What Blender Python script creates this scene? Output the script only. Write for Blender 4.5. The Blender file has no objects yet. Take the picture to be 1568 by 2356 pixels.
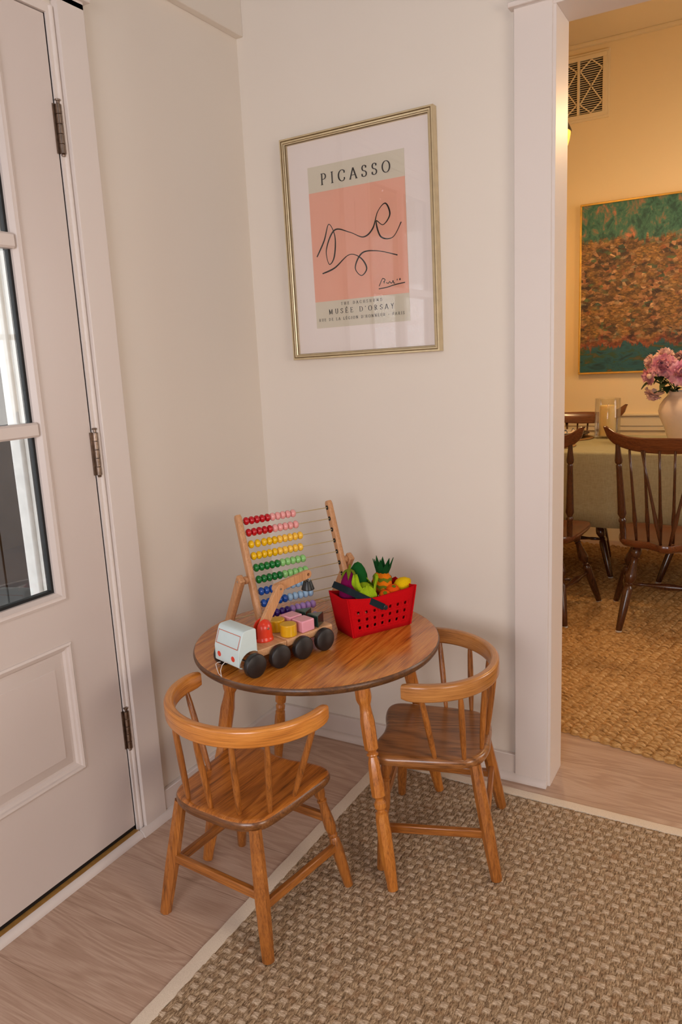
import bpy, bmesh, math, random
import numpy as np
from mathutils import Vector, Matrix
random.seed(7)
SC = bpy.context.scene
COL = SC.collection
R = math.radians

# ------------------------------------------------------------------ camera
cam_d = bpy.data.cameras.new('camera'); cam = bpy.data.objects.new('camera', cam_d); COL.objects.link(cam)
SC.camera = cam
cam_d.sensor_fit = 'VERTICAL'; cam_d.sensor_height = 36.0
cam_d.lens = 1724.2 / 2356 * 36.0
cam_d.clip_start = 0.02; cam_d.clip_end = 200
_r = Vector((0.8645, 0.4936, -0.0475)); _f = Vector((-0.4911, 0.8490, -0.1973)).normalized()
def set_camera():
    rx, ry, rz = 0.1986, -0.0484, -0.5246
    c, s = math.cos, math.sin
    fwd = Vector((s(rz)*c(rx), c(rz)*c(rx), -s(rx)))
    right = Vector((c(rz), -s(rz), 0))
    up = right.cross(fwd)
    rr = right*c(ry) + up*s(ry); uu = -right*s(ry) + up*c(ry)
    m = Matrix((( rr.x, uu.x, -fwd.x, 1.4629), (rr.y, uu.y, -fwd.y, -2.0376), (rr.z, uu.z, -fwd.z, 1.2602), (0, 0, 0, 1)))
    cam.matrix_world = m
set_camera()
cam_d.dof.use_dof = True; cam_d.dof.focus_distance = 1.95; cam_d.dof.aperture_fstop = 14.0

# ------------------------------------------------------------------ world, lights, exposure
SC.view_settings.view_transform = 'Standard'; SC.view_settings.look = 'None'
SC.view_settings.exposure = 0.14; SC.view_settings.gamma = 1.0
SC.view_settings.use_curve_mapping = False
W = bpy.data.worlds.new('sky'); SC.world = W; W.use_nodes = True
wn = W.node_tree.nodes; wl = W.node_tree.links
bg = wn['Background']; bg.inputs[0].default_value = (0.93, 0.96, 1.0, 1); bg.inputs[1].default_value = 3.4

def area_light(name, loc, target, sx, sy, power, color):
    d = bpy.data.lights.new(name, 'AREA'); d.shape = 'RECTANGLE'; d.size = sx; d.size_y = sy
    d.energy = power; d.color = color
    o = bpy.data.objects.new(name, d); COL.objects.link(o)
    o.location = loc
    o.rotation_euler = (Vector(target)-Vector(loc)).to_track_quat('-Z', 'Y').to_euler()
    return o
def point_light(name, loc, power, color, radius=0.05):
    d = bpy.data.lights.new(name, 'POINT'); d.energy = power; d.color = color; d.shadow_soft_size = radius
    o = bpy.data.objects.new(name, d); COL.objects.link(o); o.location = loc
    return o
# rear window daylight, added warm side fill, the entry ceiling lamp, the dining window
area_light('window_daylight', (1.35, -3.92, 1.30), (1.1, 0, 0.95), 1.5, 1.1, 30, (0.98, 0.91, 0.95))
area_light('side_warm_fill', (3.52, -1.9, 1.15), (0, -0.6, 1.0), 1.3, 0.7, 16, (1.0, 0.74, 0.50))  # unseen warm indoor light, added to tint the middle of the left wall
area_light('entry_ceiling_glow', (1.75, -1.25, 2.60), (1.55, -1.1, 0), 0.5, 0.5, 4, (1.0, 0.80, 0.62))
area_light('dining_window_daylight', (3.32, 1.7, 1.5), (0.6, 1.7, 0.9), 1.2, 1.3, 9, (1.0, 0.76, 0.50))

# ------------------------------------------------------------------ material helpers
def srgb(r, g, b):
    f = lambda c: (c/255/12.92) if c/255 <= 0.04045 else ((c/255+0.055)/1.055)**2.4
    return (f(r), f(g), f(b), 1)
class NT:
    def __init__(self, name):
        self.m = bpy.data.materials.new(name); self.m.use_nodes = True
        self.t = self.m.node_tree; self.n = self.t.nodes; self.l = self.t.links
        self.b = self.n['Principled BSDF']
    def node(self, ty, **kw):
        x = self.n.new(ty)
        for k, v in kw.items():
            if k.startswith('i_'):
                key = k[2:]
                key = int(key) if key.isdigit() else key
                x.inputs[key].default_value = v
            else: setattr(x, k, v)
        return x
    def link(self, a, b): self.l.new(a, b)
    def coord(self, scale=(1, 1, 1), rot=(0, 0, 0), loc=(0, 0, 0)):
        tc = self.node('ShaderNodeTexCoord'); mp = self.node('ShaderNodeMapping')
        mp.inputs['Scale'].default_value = scale; mp.inputs['Rotation'].default_value = rot; mp.inputs['Location'].default_value = loc
        self.link(tc.outputs['Object'], mp.inputs['Vector']); return mp.outputs['Vector']
    def noise(self, vec, scale, detail=4, rough=0.5, dist=0.0):
        x = self.node('ShaderNodeTexNoise'); x.inputs['Scale'].default_value = scale; x.inputs['Detail'].default_value = detail
        x.inputs['Roughness'].default_value = rough; x.inputs['Distortion'].default_value = dist
        if vec is not None: self.link(vec, x.inputs['Vector'])
        return x.outputs['Fac']
    def ramp(self, fac, stops):
        x = self.node('ShaderNodeValToRGB'); e = x.color_ramp.elements
        while len(e) < len(stops): e.new(0.5)
        for i, (p, c) in enumerate(stops):
            e[i].position = p; e[i].color = c if len(c) == 4 else (*c, 1)
        self.link(fac, x.inputs['Fac']); return x.outputs['Color']
    def mix(self, fac, a, b, mode='MIX'):
        x = self.node('ShaderNodeMix', data_type='RGBA', blend_type=mode)
        for s, v in ((0, fac), (6, a), (7, b)):
            if hasattr(v, 'links') or hasattr(v, 'is_output'): self.link(v, x.inputs[s])
            else: x.inputs[s].default_value = v
        return x.outputs[2]
    def math(self, op, a, b=None, c=None, clamp=False):
        x = self.node('ShaderNodeMath', operation=op); x.use_clamp = clamp
        for i, v in enumerate((a, b, c)):
            if v is None: continue
            if hasattr(v, 'is_output'): self.link(v, x.inputs[i])
            else: x.inputs[i].default_value = v
        return x.outputs[0]
    def bump(self, h, strength=0.3, dist=0.002):
        x = self.node('ShaderNodeBump'); x.inputs['Strength'].default_value = strength; x.inputs['Distance'].default_value = dist
        self.link(h, x.inputs['Height']); self.link(x.outputs['Normal'], self.b.inputs['Normal'])
    def base(self, c):
        if hasattr(c, 'is_output'): self.link(c, self.b.inputs['Base Color'])
        else: self.b.inputs['Base Color'].default_value = c
    def set(self, **kw):
        for k, v in kw.items(): self.b.inputs[k.replace('_', ' ')].default_value = v
        return self

def paint(name, col, rough=0.45, var=0.03, bump=0.05, bscale=350):
    t = NT(name); v = t.coord()
    n = t.noise(v, 3.0, 3)
    c2 = tuple(x*(1-var*2) for x in col[:3]) + (1,)
    t.base(t.ramp(n, [(0.3, c2), (0.7, col)])); t.set(Roughness=rough)
    t.bump(t.noise(v, bscale, 2), bump, 0.001); return t.m
def plain(name, col, rough=0.5, metal=0.0, coat=0.0, var=0.06, scale=60, bump=0.0, bscale=600):
    t = NT(name); v = t.coord(); n = t.noise(v, scale, 3)
    c2 = tuple(x*(1-var) for x in col[:3]) + (1,)
    t.base(t.ramp(n, [(0.35, c2), (0.65, col)])); t.set(Roughness=rough, Metallic=metal)
    t.b.inputs['Coat Weight'].default_value = coat; t.b.inputs['Coat Roughness'].default_value = 0.12
    if bump: t.bump(t.noise(v, bscale, 2), bump, 0.001)
    return t.m
def felt(name, col):
    t = NT(name); v = t.coord(); n = t.noise(v, 500, 4, 0.7)
    c2 = tuple(x*0.72 for x in col[:3]) + (1,)
    t.base(t.ramp(n, [(0.3, c2), (0.65, col)])); t.set(Roughness=0.95)
    t.b.inputs['Specular IOR Level'].default_value = 0.12
    t.bump(n, 0.35, 0.001); return t.m
def wood(name, light, mid, dark, axis='Y', scale=1.0, rough=0.32, coat=0.35, rings=1.0, seed=0.0, bands=0.55, uv=False):
    """oiled oak: long grain along `axis` with wavy rings and fine dark pores"""
    t = NT(name)
    k = {'X': (0.16, 1, 1), 'Y': (1, 0.16, 1), 'Z': (1, 1, 0.16)}[axis]
    kf = {'X': (0.035, 1, 1), 'Y': (1, 0.035, 1), 'Z': (1, 1, 0.035)}[axis]
    v = t.coord(tuple(x*scale for x in k), loc=(seed, seed*0.7, seed*1.3)); vf = t.coord(tuple(x*scale for x in kf), loc=(seed, seed, seed))
    if uv:
        for n_ in list(t.n):
            if n_.type == 'TEX_COORD':
                for l_ in list(n_.outputs['Object'].links): t.link(n_.outputs['UV'], l_.to_socket)
    big = t.noise(v, 6.5*rings, 2, 0.45, 0.35)
    w = t.math('SINE', t.math('MULTIPLY', big, 85.0))
    w = t.math('MULTIPLY_ADD', w, 0.5, 0.5)
    fine = t.noise(vf, 260, 5, 0.65)
    pores = t.noise(vf, 620, 3, 0.6)
    patch = t.noise(t.coord((1, 1, 1)), 7, 2)
    f_ = t.math('MULTIPLY_ADD', t.math('SUBTRACT', w, 0.5), bands*0.42, t.math('MULTIPLY_ADD', t.math('SUBTRACT', fine, 0.5), 1.3, 0.5))
    c = t.ramp(f_, [(0.12, dark), (0.42, mid), (0.80, light)])
    pm = t.ramp(pores, [(0.34, (0.45, 0.34, 0.24, 1)), (0.46, (1, 1, 1, 1))])
    c = t.mix(0.55, c, pm, 'MULTIPLY')
    c = t.mix(t.math('MULTIPLY', patch, 0.25), c, mid)
    t.base(c); t.set(Roughness=rough)
    t.b.inputs['Coat Weight'].default_value = coat; t.b.inputs['Coat Roughness'].default_value = 0.18
    t.bump(fine, 0.10, 0.0006); return t.m

# ------------------------------------------------------------------ mesh helpers
def link_obj(name, me, mat=None, parent=None, smooth=False, bevel=0, segs=2, angle=40):
    o = bpy.data.objects.new(name, me); COL.objects.link(o)
    if mat is not None:
        for m_ in (mat if isinstance(mat, (list, tuple)) else [mat]): me.materials.append(m_)
    if parent is not None: o.parent = parent
    if smooth:
        for p in me.polygons: p.use_smooth = True
        if smooth == 'auto': me.set_sharp_from_angle(angle=R(angle))
    if bevel:
        b = o.modifiers.new('bevel', 'BEVEL'); b.width = bevel; b.segments = segs; b.limit_method = 'ANGLE'; b.angle_limit = R(35)
        b.harden_normals = False
        for p in me.polygons: p.use_smooth = True
        me.set_sharp_from_angle(angle=R(50))
    return o
class M:
    """collects shapes into one mesh"""
    def __init__(s): s.v = []; s.f = []; s.mi = []
    def add(s, vs, fs, mi=0):
        b = len(s.v); s.v += [tuple(v) for v in vs]; s.f += [tuple(i+b for i in f) for f in fs]; s.mi += [mi]*len(fs); return s
    def box(s, a, b, mi=0, mat=None):
        x0, y0, z0 = a; x1, y1, z1 = b
        x0, x1 = min(x0, x1), max(x0, x1); y0, y1 = min(y0, y1), max(y0, y1); z0, z1 = min(z0, z1), max(z0, z1)
        vs = [Vector(p) for p in [(x0,y0,z0),(x1,y0,z0),(x1,y1,z0),(x0,y1,z0),(x0,y0,z1),(x1,y0,z1),(x1,y1,z1),(x0,y1,z1)]]
        if mat is not None: vs = [mat @ v for v in vs]
        return s.add(vs, [(0,3,2,1),(4,5,6,7),(0,1,5,4),(1,2,6,5),(2,3,7,6),(3,0,4,7)], mi)
    def beam(s, p, q, w, h, up=(0, 0, 1), mi=0, w2=None, h2=None):
        """box from p to q, w across, h along up; w2/h2 at q"""
        p = Vector(p); q = Vector(q); d = (q-p).normalized(); u = Vector(up)
        sx = d.cross(u).normalized(); u = sx.cross(d).normalized()
        w2 = w if w2 is None else w2; h2 = h if h2 is None else h2
        vs = []
        for c, ww, hh in ((p, w, h), (q, w2, h2)):
            for a, b in ((-1,-1),(1,-1),(1,1),(-1,1)): vs.append(c + sx*a*ww/2 + u*b*hh/2)
        return s.add(vs, [(0,1,2,3),(4,7,6,5),(0,4,5,1),(1,5,6,2),(2,6,7,3),(3,7,4,0)], mi)
    def rings(s, rings, closed=True, cap=True, mi=0, loop=False):
        n = len(rings[0]); b = len(s.v)
        for r in rings: s.v += [tuple(p) for p in r]
        fs = []
        m = len(rings); last = m if loop else m-1
        for i in range(last):
            j2 = (i+1) % m
            for j in range(n if closed else n-1):
                k = (j+1) % n
                fs.append((b+i*n+j, b+i*n+k, b+j2*n+k, b+j2*n+j))
        if cap and not loop:
            fs.append(tuple(b+j for j in reversed(range(n)))); fs.append(tuple(b+(m-1)*n+j for j in range(n)))
        s.f += fs; s.mi += [mi]*len(fs); return s
    def lathe(s, prof, p=(0, 0, 0), q=None, n=24, mi=0, facet=None, cap=True, phase=0.0):
        """prof: list (r, t); axis from p; if q given t is a fraction 0..1, else z offset"""
        p = Vector(p)
        if q is not None:
            d = Vector(q)-p; L = d.length; d.normalize()
        else: d = Vector((0, 0, 1)); L = 1
        a = Vector((1, 0, 0)) if abs(d.x) < 0.9 else Vector((0, 1, 0))
        u = (a - d*a.dot(d)).normalized(); v = d.cross(u)
        rs = []
        for i, pr in enumerate(prof):
            r, t = pr[0], pr[1]; fc = pr[2] if len(pr) > 2 else (facet or 0)
            c = p + d*(t*L); ring = []
            for k in range(n):
                th = 2*math.pi*k/n + phase
                rr = r
                if fc:
                    x = (th % (math.pi/4)) - math.pi/8
                    rr = r*((1-fc) + fc*math.cos(math.pi/8)/math.cos(x)*1.03)
                ring.append(c + u*math.cos(th)*rr + v*math.sin(th)*rr)
            rs.append(ring)
        return s.rings(rs, cap=cap, mi=mi)
    def tube(s, pts, r, n=10, mi=0, cap=True, closed=False):
        pts = [Vector(p) for p in pts]; m = len(pts)
        rad = r if isinstance(r, (list, tuple)) else [r]*m
        rs = []; prev = None
        for i in range(m):
            a = pts[(i-1) % m] if (closed or i > 0) else pts[i]; b = pts[(i+1) % m] if (closed or i < m-1) else pts[i]
            d = (b-a).normalized()
            if prev is None:
                t = Vector((0, 0, 1)) if abs(d.z) < 0.9 else Vector((1, 0, 0))
                u = (t-d*t.dot(d)).normalized()
            else: u = (prev-d*prev.dot(d)).normalized()
            prev = u; v = d.cross(u)
            rs.append([pts[i] + (u*math.cos(2*math.pi*k/n)+v*math.sin(2*math.pi*k/n))*rad[i] for k in range(n)])
        return s.rings(rs, cap=cap, mi=mi, loop=closed)
    def sweep(s, pts, prof, up=(0, 0, 1), mi=0, scale=None):
        """prof: list of (side, up) offsets swept along pts"""
        pts = [Vector(p) for p in pts]; m = len(pts); up = Vector(up); rs = []
        for i in range(m):
            a = pts[max(i-1, 0)]; b = pts[min(i+1, m-1)]
            d = (b-a).normalized(); sd = d.cross(up).normalized(); u = sd.cross(d).normalized()
            k = 1 if scale is None else scale[i]
            rs.append([pts[i] + sd*x*k + u*y*k for x, y in prof])
        return s.rings(rs, mi=mi)
    def prism(s, poly, fn, mi=0):
        """poly: 2D loop; fn(x, y, side) -> point for side 0/1"""
        n = len(poly); vs = [fn(x, y, 0) for x, y in poly] + [fn(x, y, 1) for x, y in poly]
        fs = [tuple(reversed(range(n))), tuple(range(n, 2*n))] + [(i, (i+1) % n, n+(i+1) % n, n+i) for i in range(n)]
        return s.add(vs, fs, mi)
    def nested(s, loops, fn, mi=0, fill=True, mis=None):
        """rectangular loops (x0,x1,y0,y1,depth) joined by faces"""
        b = len(s.v)
        for x0, x1, y0, y1, dpt in loops: s.v += [tuple(fn(x, y, dpt)) for x, y in ((x0,y0),(x1,y0),(x1,y1),(x0,y1))]
        fs = []; ml = []
        for i in range(len(loops)-1):
            for j in range(4):
                k = (j+1) % 4; fs.append((b+i*4+j, b+i*4+k, b+i*4+4+k, b+i*4+4+j)); ml.append(mis[i] if mis else mi)
        if fill: c = b+(len(loops)-1)*4; fs.append((c, c+1, c+2, c+3)); ml.append(mi)
        s.f += fs; s.mi += ml; return s
    def mesh(s, name):
        me = bpy.data.meshes.new(name); me.from_pydata(s.v, [], s.f); me.validate(); me.update()
        if any(s.mi):
            for p, k in zip(me.polygons, s.mi): p.material_index = k
        bm = bmesh.new(); bm.from_mesh(me); bmesh.ops.recalc_face_normals(bm, faces=bm.faces); bm.to_mesh(me); bm.free()
        return me
    def obj(s, name, mat, parent=None, smooth=False, bevel=0, segs=2, angle=40):
        return link_obj(name, s.mesh(name), mat, parent, smooth, bevel, segs, angle)
def empty(name, loc=(0, 0, 0), rz=0.0, label=None, cat=None, group=None, rot=None):
    o = bpy.data.objects.new(name, None); o.empty_display_size = 0.05; COL.objects.link(o)
    o.location = loc; o.rotation_euler = rot if rot else (0, 0, rz)
    tag(o, label, cat, group); return o
def tag(o, label=None, cat=None, group=None, kind=None):
    if label: o['label'] = label
    if cat: o['category'] = cat
    if group: o['group'] = group
    if kind: o['kind'] = kind
    return o
def struct(o, label=None, cat=None): return tag(o, label, cat, kind='structure')
def catmull(pts, k=6, closed=False):
    P = [Vector(p) for p in pts]; n = len(P); out = []
    rng = range(n if closed else n-1)
    for i in rng:
        if closed: a, b, c, d = P[(i-1) % n], P[i], P[(i+1) % n], P[(i+2) % n]
        else: a, b, c, d = P[max(i-1, 0)], P[i], P[i+1], P[min(i+2, n-1)]
        for j in range(k):
            t = j/k
            out.append(0.5*((2*b) + (c-a)*t + (2*a-5*b+4*c-d)*t*t + (3*b-a-3*c+d)*t**3))
    if not closed: out.append(P[-1])
    return out
def rrect(w, h, r, k=4):
    out = []
    for cx, cy, a0 in ((w/2-r, h/2-r, 0), (-w/2+r, h/2-r, 90), (-w/2+r, -h/2+r, 180), (w/2-r, -h/2+r, 270)):
        for i in range(k+1):
            a = R(a0+90*i/k); out.append((cx+r*math.cos(a), cy+r*math.sin(a)))
    return out
def copy_tree(o, parent=None):
    c = o.copy(); COL.objects.link(c)
    if parent is not None: c.parent = parent
    for ch in list(o.children): copy_tree(ch, c)
    return c

# ------------------------------------------------------------------ materials
FARW = paint('far_wall_darkened', srgb(132, 118, 104), 0.6, 0.01, 0.03)  # walls out of view, darkened to cut the bounced fill light
WALL = paint('wall_paint', srgb(226, 217, 205), 0.55, 0.01, 0.04)
TRIM = paint('trim_paint', srgb(222, 212, 205), 0.40, 0.01, 0.02, 120)
DOORP = paint('door_paint', srgb(212, 200, 193), 0.35, 0.01, 0.02, 120)
DINW = paint('dining_wall_paint', srgb(232, 208, 160), 0.5, 0.01, 0.03)
DINT = paint('dining_trim_paint', srgb(226, 206, 165), 0.4, 0.01, 0.02)
CEIL = paint('ceiling_darkened', srgb(112, 112, 124), 0.6, 0.01, 0.03)  # out of view; darkened and blued to dim and cool the wall tops
NICKEL = plain('aged_nickel', srgb(150, 132, 118), 0.28, 1.0, var=0.35, scale=90)
BLACK = plain('black_rubber', srgb(10, 10, 12), 0.6)
def floor_mat():
    t = NT('white_oak_planks')
    tc = t.node('ShaderNodeTexCoord'); sep = t.node('ShaderNodeSeparateXYZ'); t.link(tc.outputs['Object'], sep.inputs[0])
    X, Y = sep.outputs[0], sep.outputs[1]
    yy = t.math('DIVIDE', t.math('ADD', Y, 20-0.094), 0.191)
    row = t.math('FLOOR', yy); fy = t.math('FRACT', yy)
    wn_ = t.node('ShaderNodeTexWhiteNoise', noise_dimensions='1D'); t.link(row, wn_.inputs['W'])
    rnd = wn_.outputs['Value']
    xx = t.math('ADD', t.math('DIVIDE', X, 1.7), t.math('MULTIPLY', rnd, 7.3))
    colm = t.math('FLOOR', xx); fx = t.math('FRACT', xx)
    wn2 = t.node('ShaderNodeTexWhiteNoise', noise_dimensions='2D')
    cb = t.node('ShaderNodeCombineXYZ'); t.link(row, cb.inputs[0]); t.link(colm, cb.inputs[1]); t.link(cb.outputs[0], wn2.inputs['Vector'])
    pr = wn2.outputs['Value']
    # plank-local grain coordinates
    cg = t.node('ShaderNodeCombineXYZ')
    t.link(t.math('MULTIPLY_ADD', X, 0.16, t.math('MULTIPLY', pr, 31.0)), cg.inputs[0]); t.link(t.math('ADD', Y, t.math('MULTIPLY', pr, 17.0)), cg.inputs[1])
    g = t.noise(cg.outputs[0], 8, 3, 0.5, 0.9)
    w = t.math('MULTIPLY_ADD', t.math('SINE', t.math('MULTIPLY', g, 70)), 0.5, 0.5)
    cf = t.node('ShaderNodeCombineXYZ'); t.link(t.math('MULTIPLY', X, 0.03), cf.inputs[0]); t.link(t.math('ADD', Y, t.math('MULTIPLY', pr, 5)), cf.inputs[1])
    fine = t.noise(cf.outputs[0], 330, 5, 0.65)
    big = t.noise(tc.outputs['Object'], 2.6, 2)
    f = t.math('ADD', t.math('MULTIPLY', w, 0.14), t.math('ADD', t.math('MULTIPLY', fine, 0.62), t.math('MULTIPLY', pr, 0.13)))
    c = t.ramp(f, [(0.10, srgb(146, 116, 94)), (0.42, srgb(184, 154, 133)), (0.75, srgb(216, 191, 172))])
    kn = t.node('ShaderNodeTexVoronoi'); kn.inputs['Scale'].default_value = 2.3; kn.inputs['Randomness'].default_value = 1
    kv = t.node('ShaderNodeMapping'); kv.inputs['Scale'].default_value = (0.8, 1.3, 1); t.link(tc.outputs['Object'], kv.inputs[0]); t.link(kv.outputs[0], kn.inputs['Vector'])
    km = t.ramp(kn.outputs['Distance'], [(0.008, (0.10, 0.09, 0.10, 1)), (0.022, (0.72, 0.68, 0.66, 1)), (0.12, (1, 1, 1, 1))])
    c = t.mix(1.0, c, km, 'MULTIPLY')
    seam = t.math('MINIMUM', t.math('MINIMUM', fy, t.math('SUBTRACT', 1.0, fy)), t.math('MULTIPLY', t.math('MINIMUM', fx, t.math('SUBTRACT', 1.0, fx)), 9.0))
    sm = t.ramp(seam, [(0.003, (0.62, 0.57, 0.53, 1)), (0.008, (1, 1, 1, 1))])
    c = t.mix(0.8, c, sm, 'MULTIPLY')
    t.base(c); t.set(Roughness=0.42)
    t.bump(t.math('ADD', t.math('MULTIPLY', fine, 0.3), t.math('MULTIPLY', t.math('MINIMUM', seam, 0.02), 30)), 0.12, 0.0008)
    return t.m
FLOOR = floor_mat()

# ================================================================== STRUCTURE
XO = 0.9586; XC = 0.8548; ZH = 2.08; WT = 0.1024; H1 = 2.75; XR = 3.6; YB = -4.0; XO2 = 1.95; DY = 3.07; H2 = 3.06
struct(M().box((-0.02, YB-0.1, -0.05), (XR+0.1, 3.2, 0)).box((-0.8, 0.0, -0.05), (-0.02, 3.2, 0)).obj('floor', FLOOR))
struct(M().box((-0.15, YB-0.15, H1), (XR+0.1, 0, H1+0.08)).obj('ceiling', CEIL))
# door wall (x = 0): door opening y -1.646..-0.725, z 0..2.06
DZ = 2.055; DY0 = -1.646; DY1 = -0.725
m = M().box((-0.12, DY1, 0), (0, 0.0, H1)).box((-0.12, YB-0.1, 0), (0, DY0, H1)).box((-0.12, DY0, DZ+0.01), (0, DY1, H1))
struct(m.obj('wall_left', WALL))
# picture wall (y = 0) with the cased opening
m = M().box((0, 0, 0), (XO-0.012, WT, H1)).box((XO2, 0, 0), (XR, WT, H1)).box((XO-0.012, 0, ZH+0.012), (XO2, WT, H1))
struct(m.obj('wall_back', WALL))
# rear wall with a window, side wall with a window
m = M().box((0, YB-0.1, 0), (0.55, YB, H1)).box((2.15, YB-0.1, 0), (XR+0.1, YB, H1)).box((0.55, YB-0.1, 0), (2.15, YB, 0.75)).box((0.55, YB-0.1, 2.35), (2.15, YB, H1))
struct(m.obj('wall_rear', FARW))
m = M().box((XR, YB, 0), (XR+0.1, -2.65, H1)).box((XR, -1.15, 0), (XR+0.1, WT, H1)).box((XR, -2.65, 0), (XR+0.1, -1.15, 0.8)).box((XR, -2.65, 2.3), (XR+0.1, -1.15, H1))
struct(m.obj('wall_right', FARW))
def window_unit(name, org, ux, w, h):
    """sash window: org corner, ux unit along width"""
    ux = Vector(ux); n = ux.cross(Vector((0, 0, 1))); org = Vector(org)
    fn = lambda a, b, c: org + ux*a + Vector((0, 0, b)) + n*c
    m = M()
    def bar(a0, a1, b0, b1, c0=-0.02, c1=0.02):
        vs = [fn(a, b, c) for c in (c0, c1) for a, b in ((a0,b0),(a1,b0),(a1,b1),(a0,b1))]
        m.add(vs, [(0,1,2,3),(7,6,5,4),(0,4,5,1),(1,5,6,2),(2,6,7,3),(3,7,4,0)])
    bar(0, w, 0, 0.06); bar(0, w, h-0.06, h); bar(0, 0.06, 0, h); bar(w-0.06, w, 0, h)
    bar(w/2-0.015, w/2+0.015, 0.06, h-0.06); bar(0.06, w-0.06, h/2-0.02, h/2+0.02)
    return struct(m.obj(name, TRIM, bevel=0.003))
window_unit('window_1', (0.55, YB-0.05, 0.75), (1, 0, 0), 1.6, 1.6)
window_unit('window_2', (XR+0.05, -2.65, 0.8), (0, 1, 0), 1.5, 1.5)
# soffit board above the door wall
struct(M().box((0, -1.9, 2.2236), (0.024, 0, H1)).obj('trim_1', WALL, bevel=0.002))
# dining room shell
struct(M().box((-0.8, DY, 0), (3.5, DY+0.1, H2)).obj('wall_dining_back', DINW))
struct(M().box((-0.9, WT, 0), (-0.8, DY, H2)).obj('wall_dining_left', DINW))
m = M().box((3.4, WT, 0), (3.5, 1.0, H2)).box((3.4, 2.4, 0), (3.5, DY, H2)).box((3.4, 1.0, 0), (3.5, 2.4, 0.8)).box((3.4, 1.0, 2.3), (3.5, 2.4, H2))
struct(m.obj('wall_dining_right', DINW))
window_unit('window_3', (3.45, 1.0, 0.8), (0, 1, 0), 1.4, 1.5)
struct(M().box((-0.9, WT, H2), (3.5, DY+0.1, H2+0.08)).obj('ceiling_dining', DINT))
struct(M().box((-0.8, WT+0.001, 0), (XO-0.012, WT+0.006, H2)).box((XO-0.02, WT+0.001, ZH+0.02), (XO2+0.02, WT+0.006, H2)).box((XO2, WT+0.001, 0), (3.4, WT+0.006, H2)).obj('wall_dining_front', DINW))
# wall strip between door room ceiling and dining ceiling is closed by the extension below
struct(M().box((-0.9, 0.0, H1), (3.5, WT, H2+0.05)).obj('wall_back_upper', DINW))
# dining chair rail, wainscot, baseboard, crown
m = M()
for z0, z1, d in ((0.735, 0.765, 0.012), (0.765, 0.83, 0.018), (0.83, 0.842, 0.032), (0, 0.14, 0.018), (0.14, 0.155, 0.010)):
    m.box((-0.8, DY-d, z0), (3.4, DY, z1))
struct(m.obj('trim_2', DINT, bevel=0.002))
struct(M().box((-0.8, DY-0.03, H2-0.02), (3.4, DY, H2)).obj('trim_3', DINT, bevel=0.002))
# baseboards and quarter rounds
HB = 0.0777
struct(M().box((0.0, -0.015, 0), (XC, 0, HB)).obj('baseboard_back', TRIM, bevel=0.002))
struct(M().box((0, -0.6246, 0), (0.015, 0.0, HB)).obj('baseboard_left', TRIM, bevel=0.002))
def quarter(name, p, q, side, base, r=0.019):
    side = Vector(side); pts = [(0, 0), (r, 0)] + [(r*math.cos(a), r*math.sin(a)*1.05) for a in [R(x) for x in (15, 30, 45, 60, 75, 90)]]
    p = Vector(p); q = Vector(q)
    rs = [[c + side*(base+x) + Vector((0, 0, z+0.0005)) for x, z in pts] for c in (p, q)]
    return struct(M().rings(rs).obj(name, TRIM, smooth='auto', angle=50))
quarter('trim_4', (0.034, 0, 0), (0.951, 0, 0), (0, -1, 0), 0.0155)
quarter('trim_5', (0, -0.727, 0), (0, -0.034, 0), (1, 0, 0), 0.0155)
quarter('trim_6', (0, DY0, 0), (0, -0.728, 0), (1, 0, 0), 0.0125, 0.0165)
# opening casing (casing, header, cap, jamb liner)
m = M().box((XC, -0.02, 0), (XO-0.008, 0, 2.09)).box((XC, -0.02, 2.09), (XO2+0.10, 0, 2.20)).box((XC-0.012, -0.032, 2.091), (XO2+0.12, 0, 2.103))
m.box((XO2+0.008, -0.02, 0), (XO2+0.104, 0, 2.09))
struct(m.obj('trim_7', TRIM, bevel=0.0018))
m = M().box((XO-0.012, -0.014, 0), (XO, WT+0.012, ZH)).box((XO2, -0.014, 0), (XO2+0.012, WT+0.012, ZH)).box((XO-0.012, -0.014, ZH), (XO2+0.012, WT+0.012, ZH+0.012))
struct(m.obj('trim_8', TRIM, bevel=0.0015))
# door casing and jamb
m = M().box((0, -0.705, 0), (0.02, -0.6246, 2.10)).box((0, DY0-0.10, 0), (0.02, DY0-0.02, 2.10)).box((0, DY0-0.10, 2.085), (0.02, -0.6246, 2.20)).box((0, DY0-0.12, 2.103), (0.032, -0.6126, 2.115))
struct(m.obj('trim_9', TRIM, bevel=0.002))
m = M().box((-0.14, DY1, 0), (0.006, -0.704, 2.075)).box((-0.14, DY0-0.02, 0), (0.006, DY0, 2.075)).box((-0.14, DY0, DZ), (0.006, DY1, 2.075))
m.tube([(0.005, -0.7115, 0), (0.005, -0.7115, 2.07)], 0.0065, 10)
struct(m.obj('trim_10', TRIM, smooth='auto'))
# threshold
BRZ = plain('bronze_threshold', srgb(196, 146, 76), 0.4, 0.2, var=0.2)
struct(M().box((-0.14, DY0, 0), (0.0125, DY1, 0.0165)).box((-0.04, DY0, 0.0165), (-0.006, DY1, 0.0185), mi=1).obj('trim_11', [BRZ, BLACK], bevel=0.001))

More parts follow.
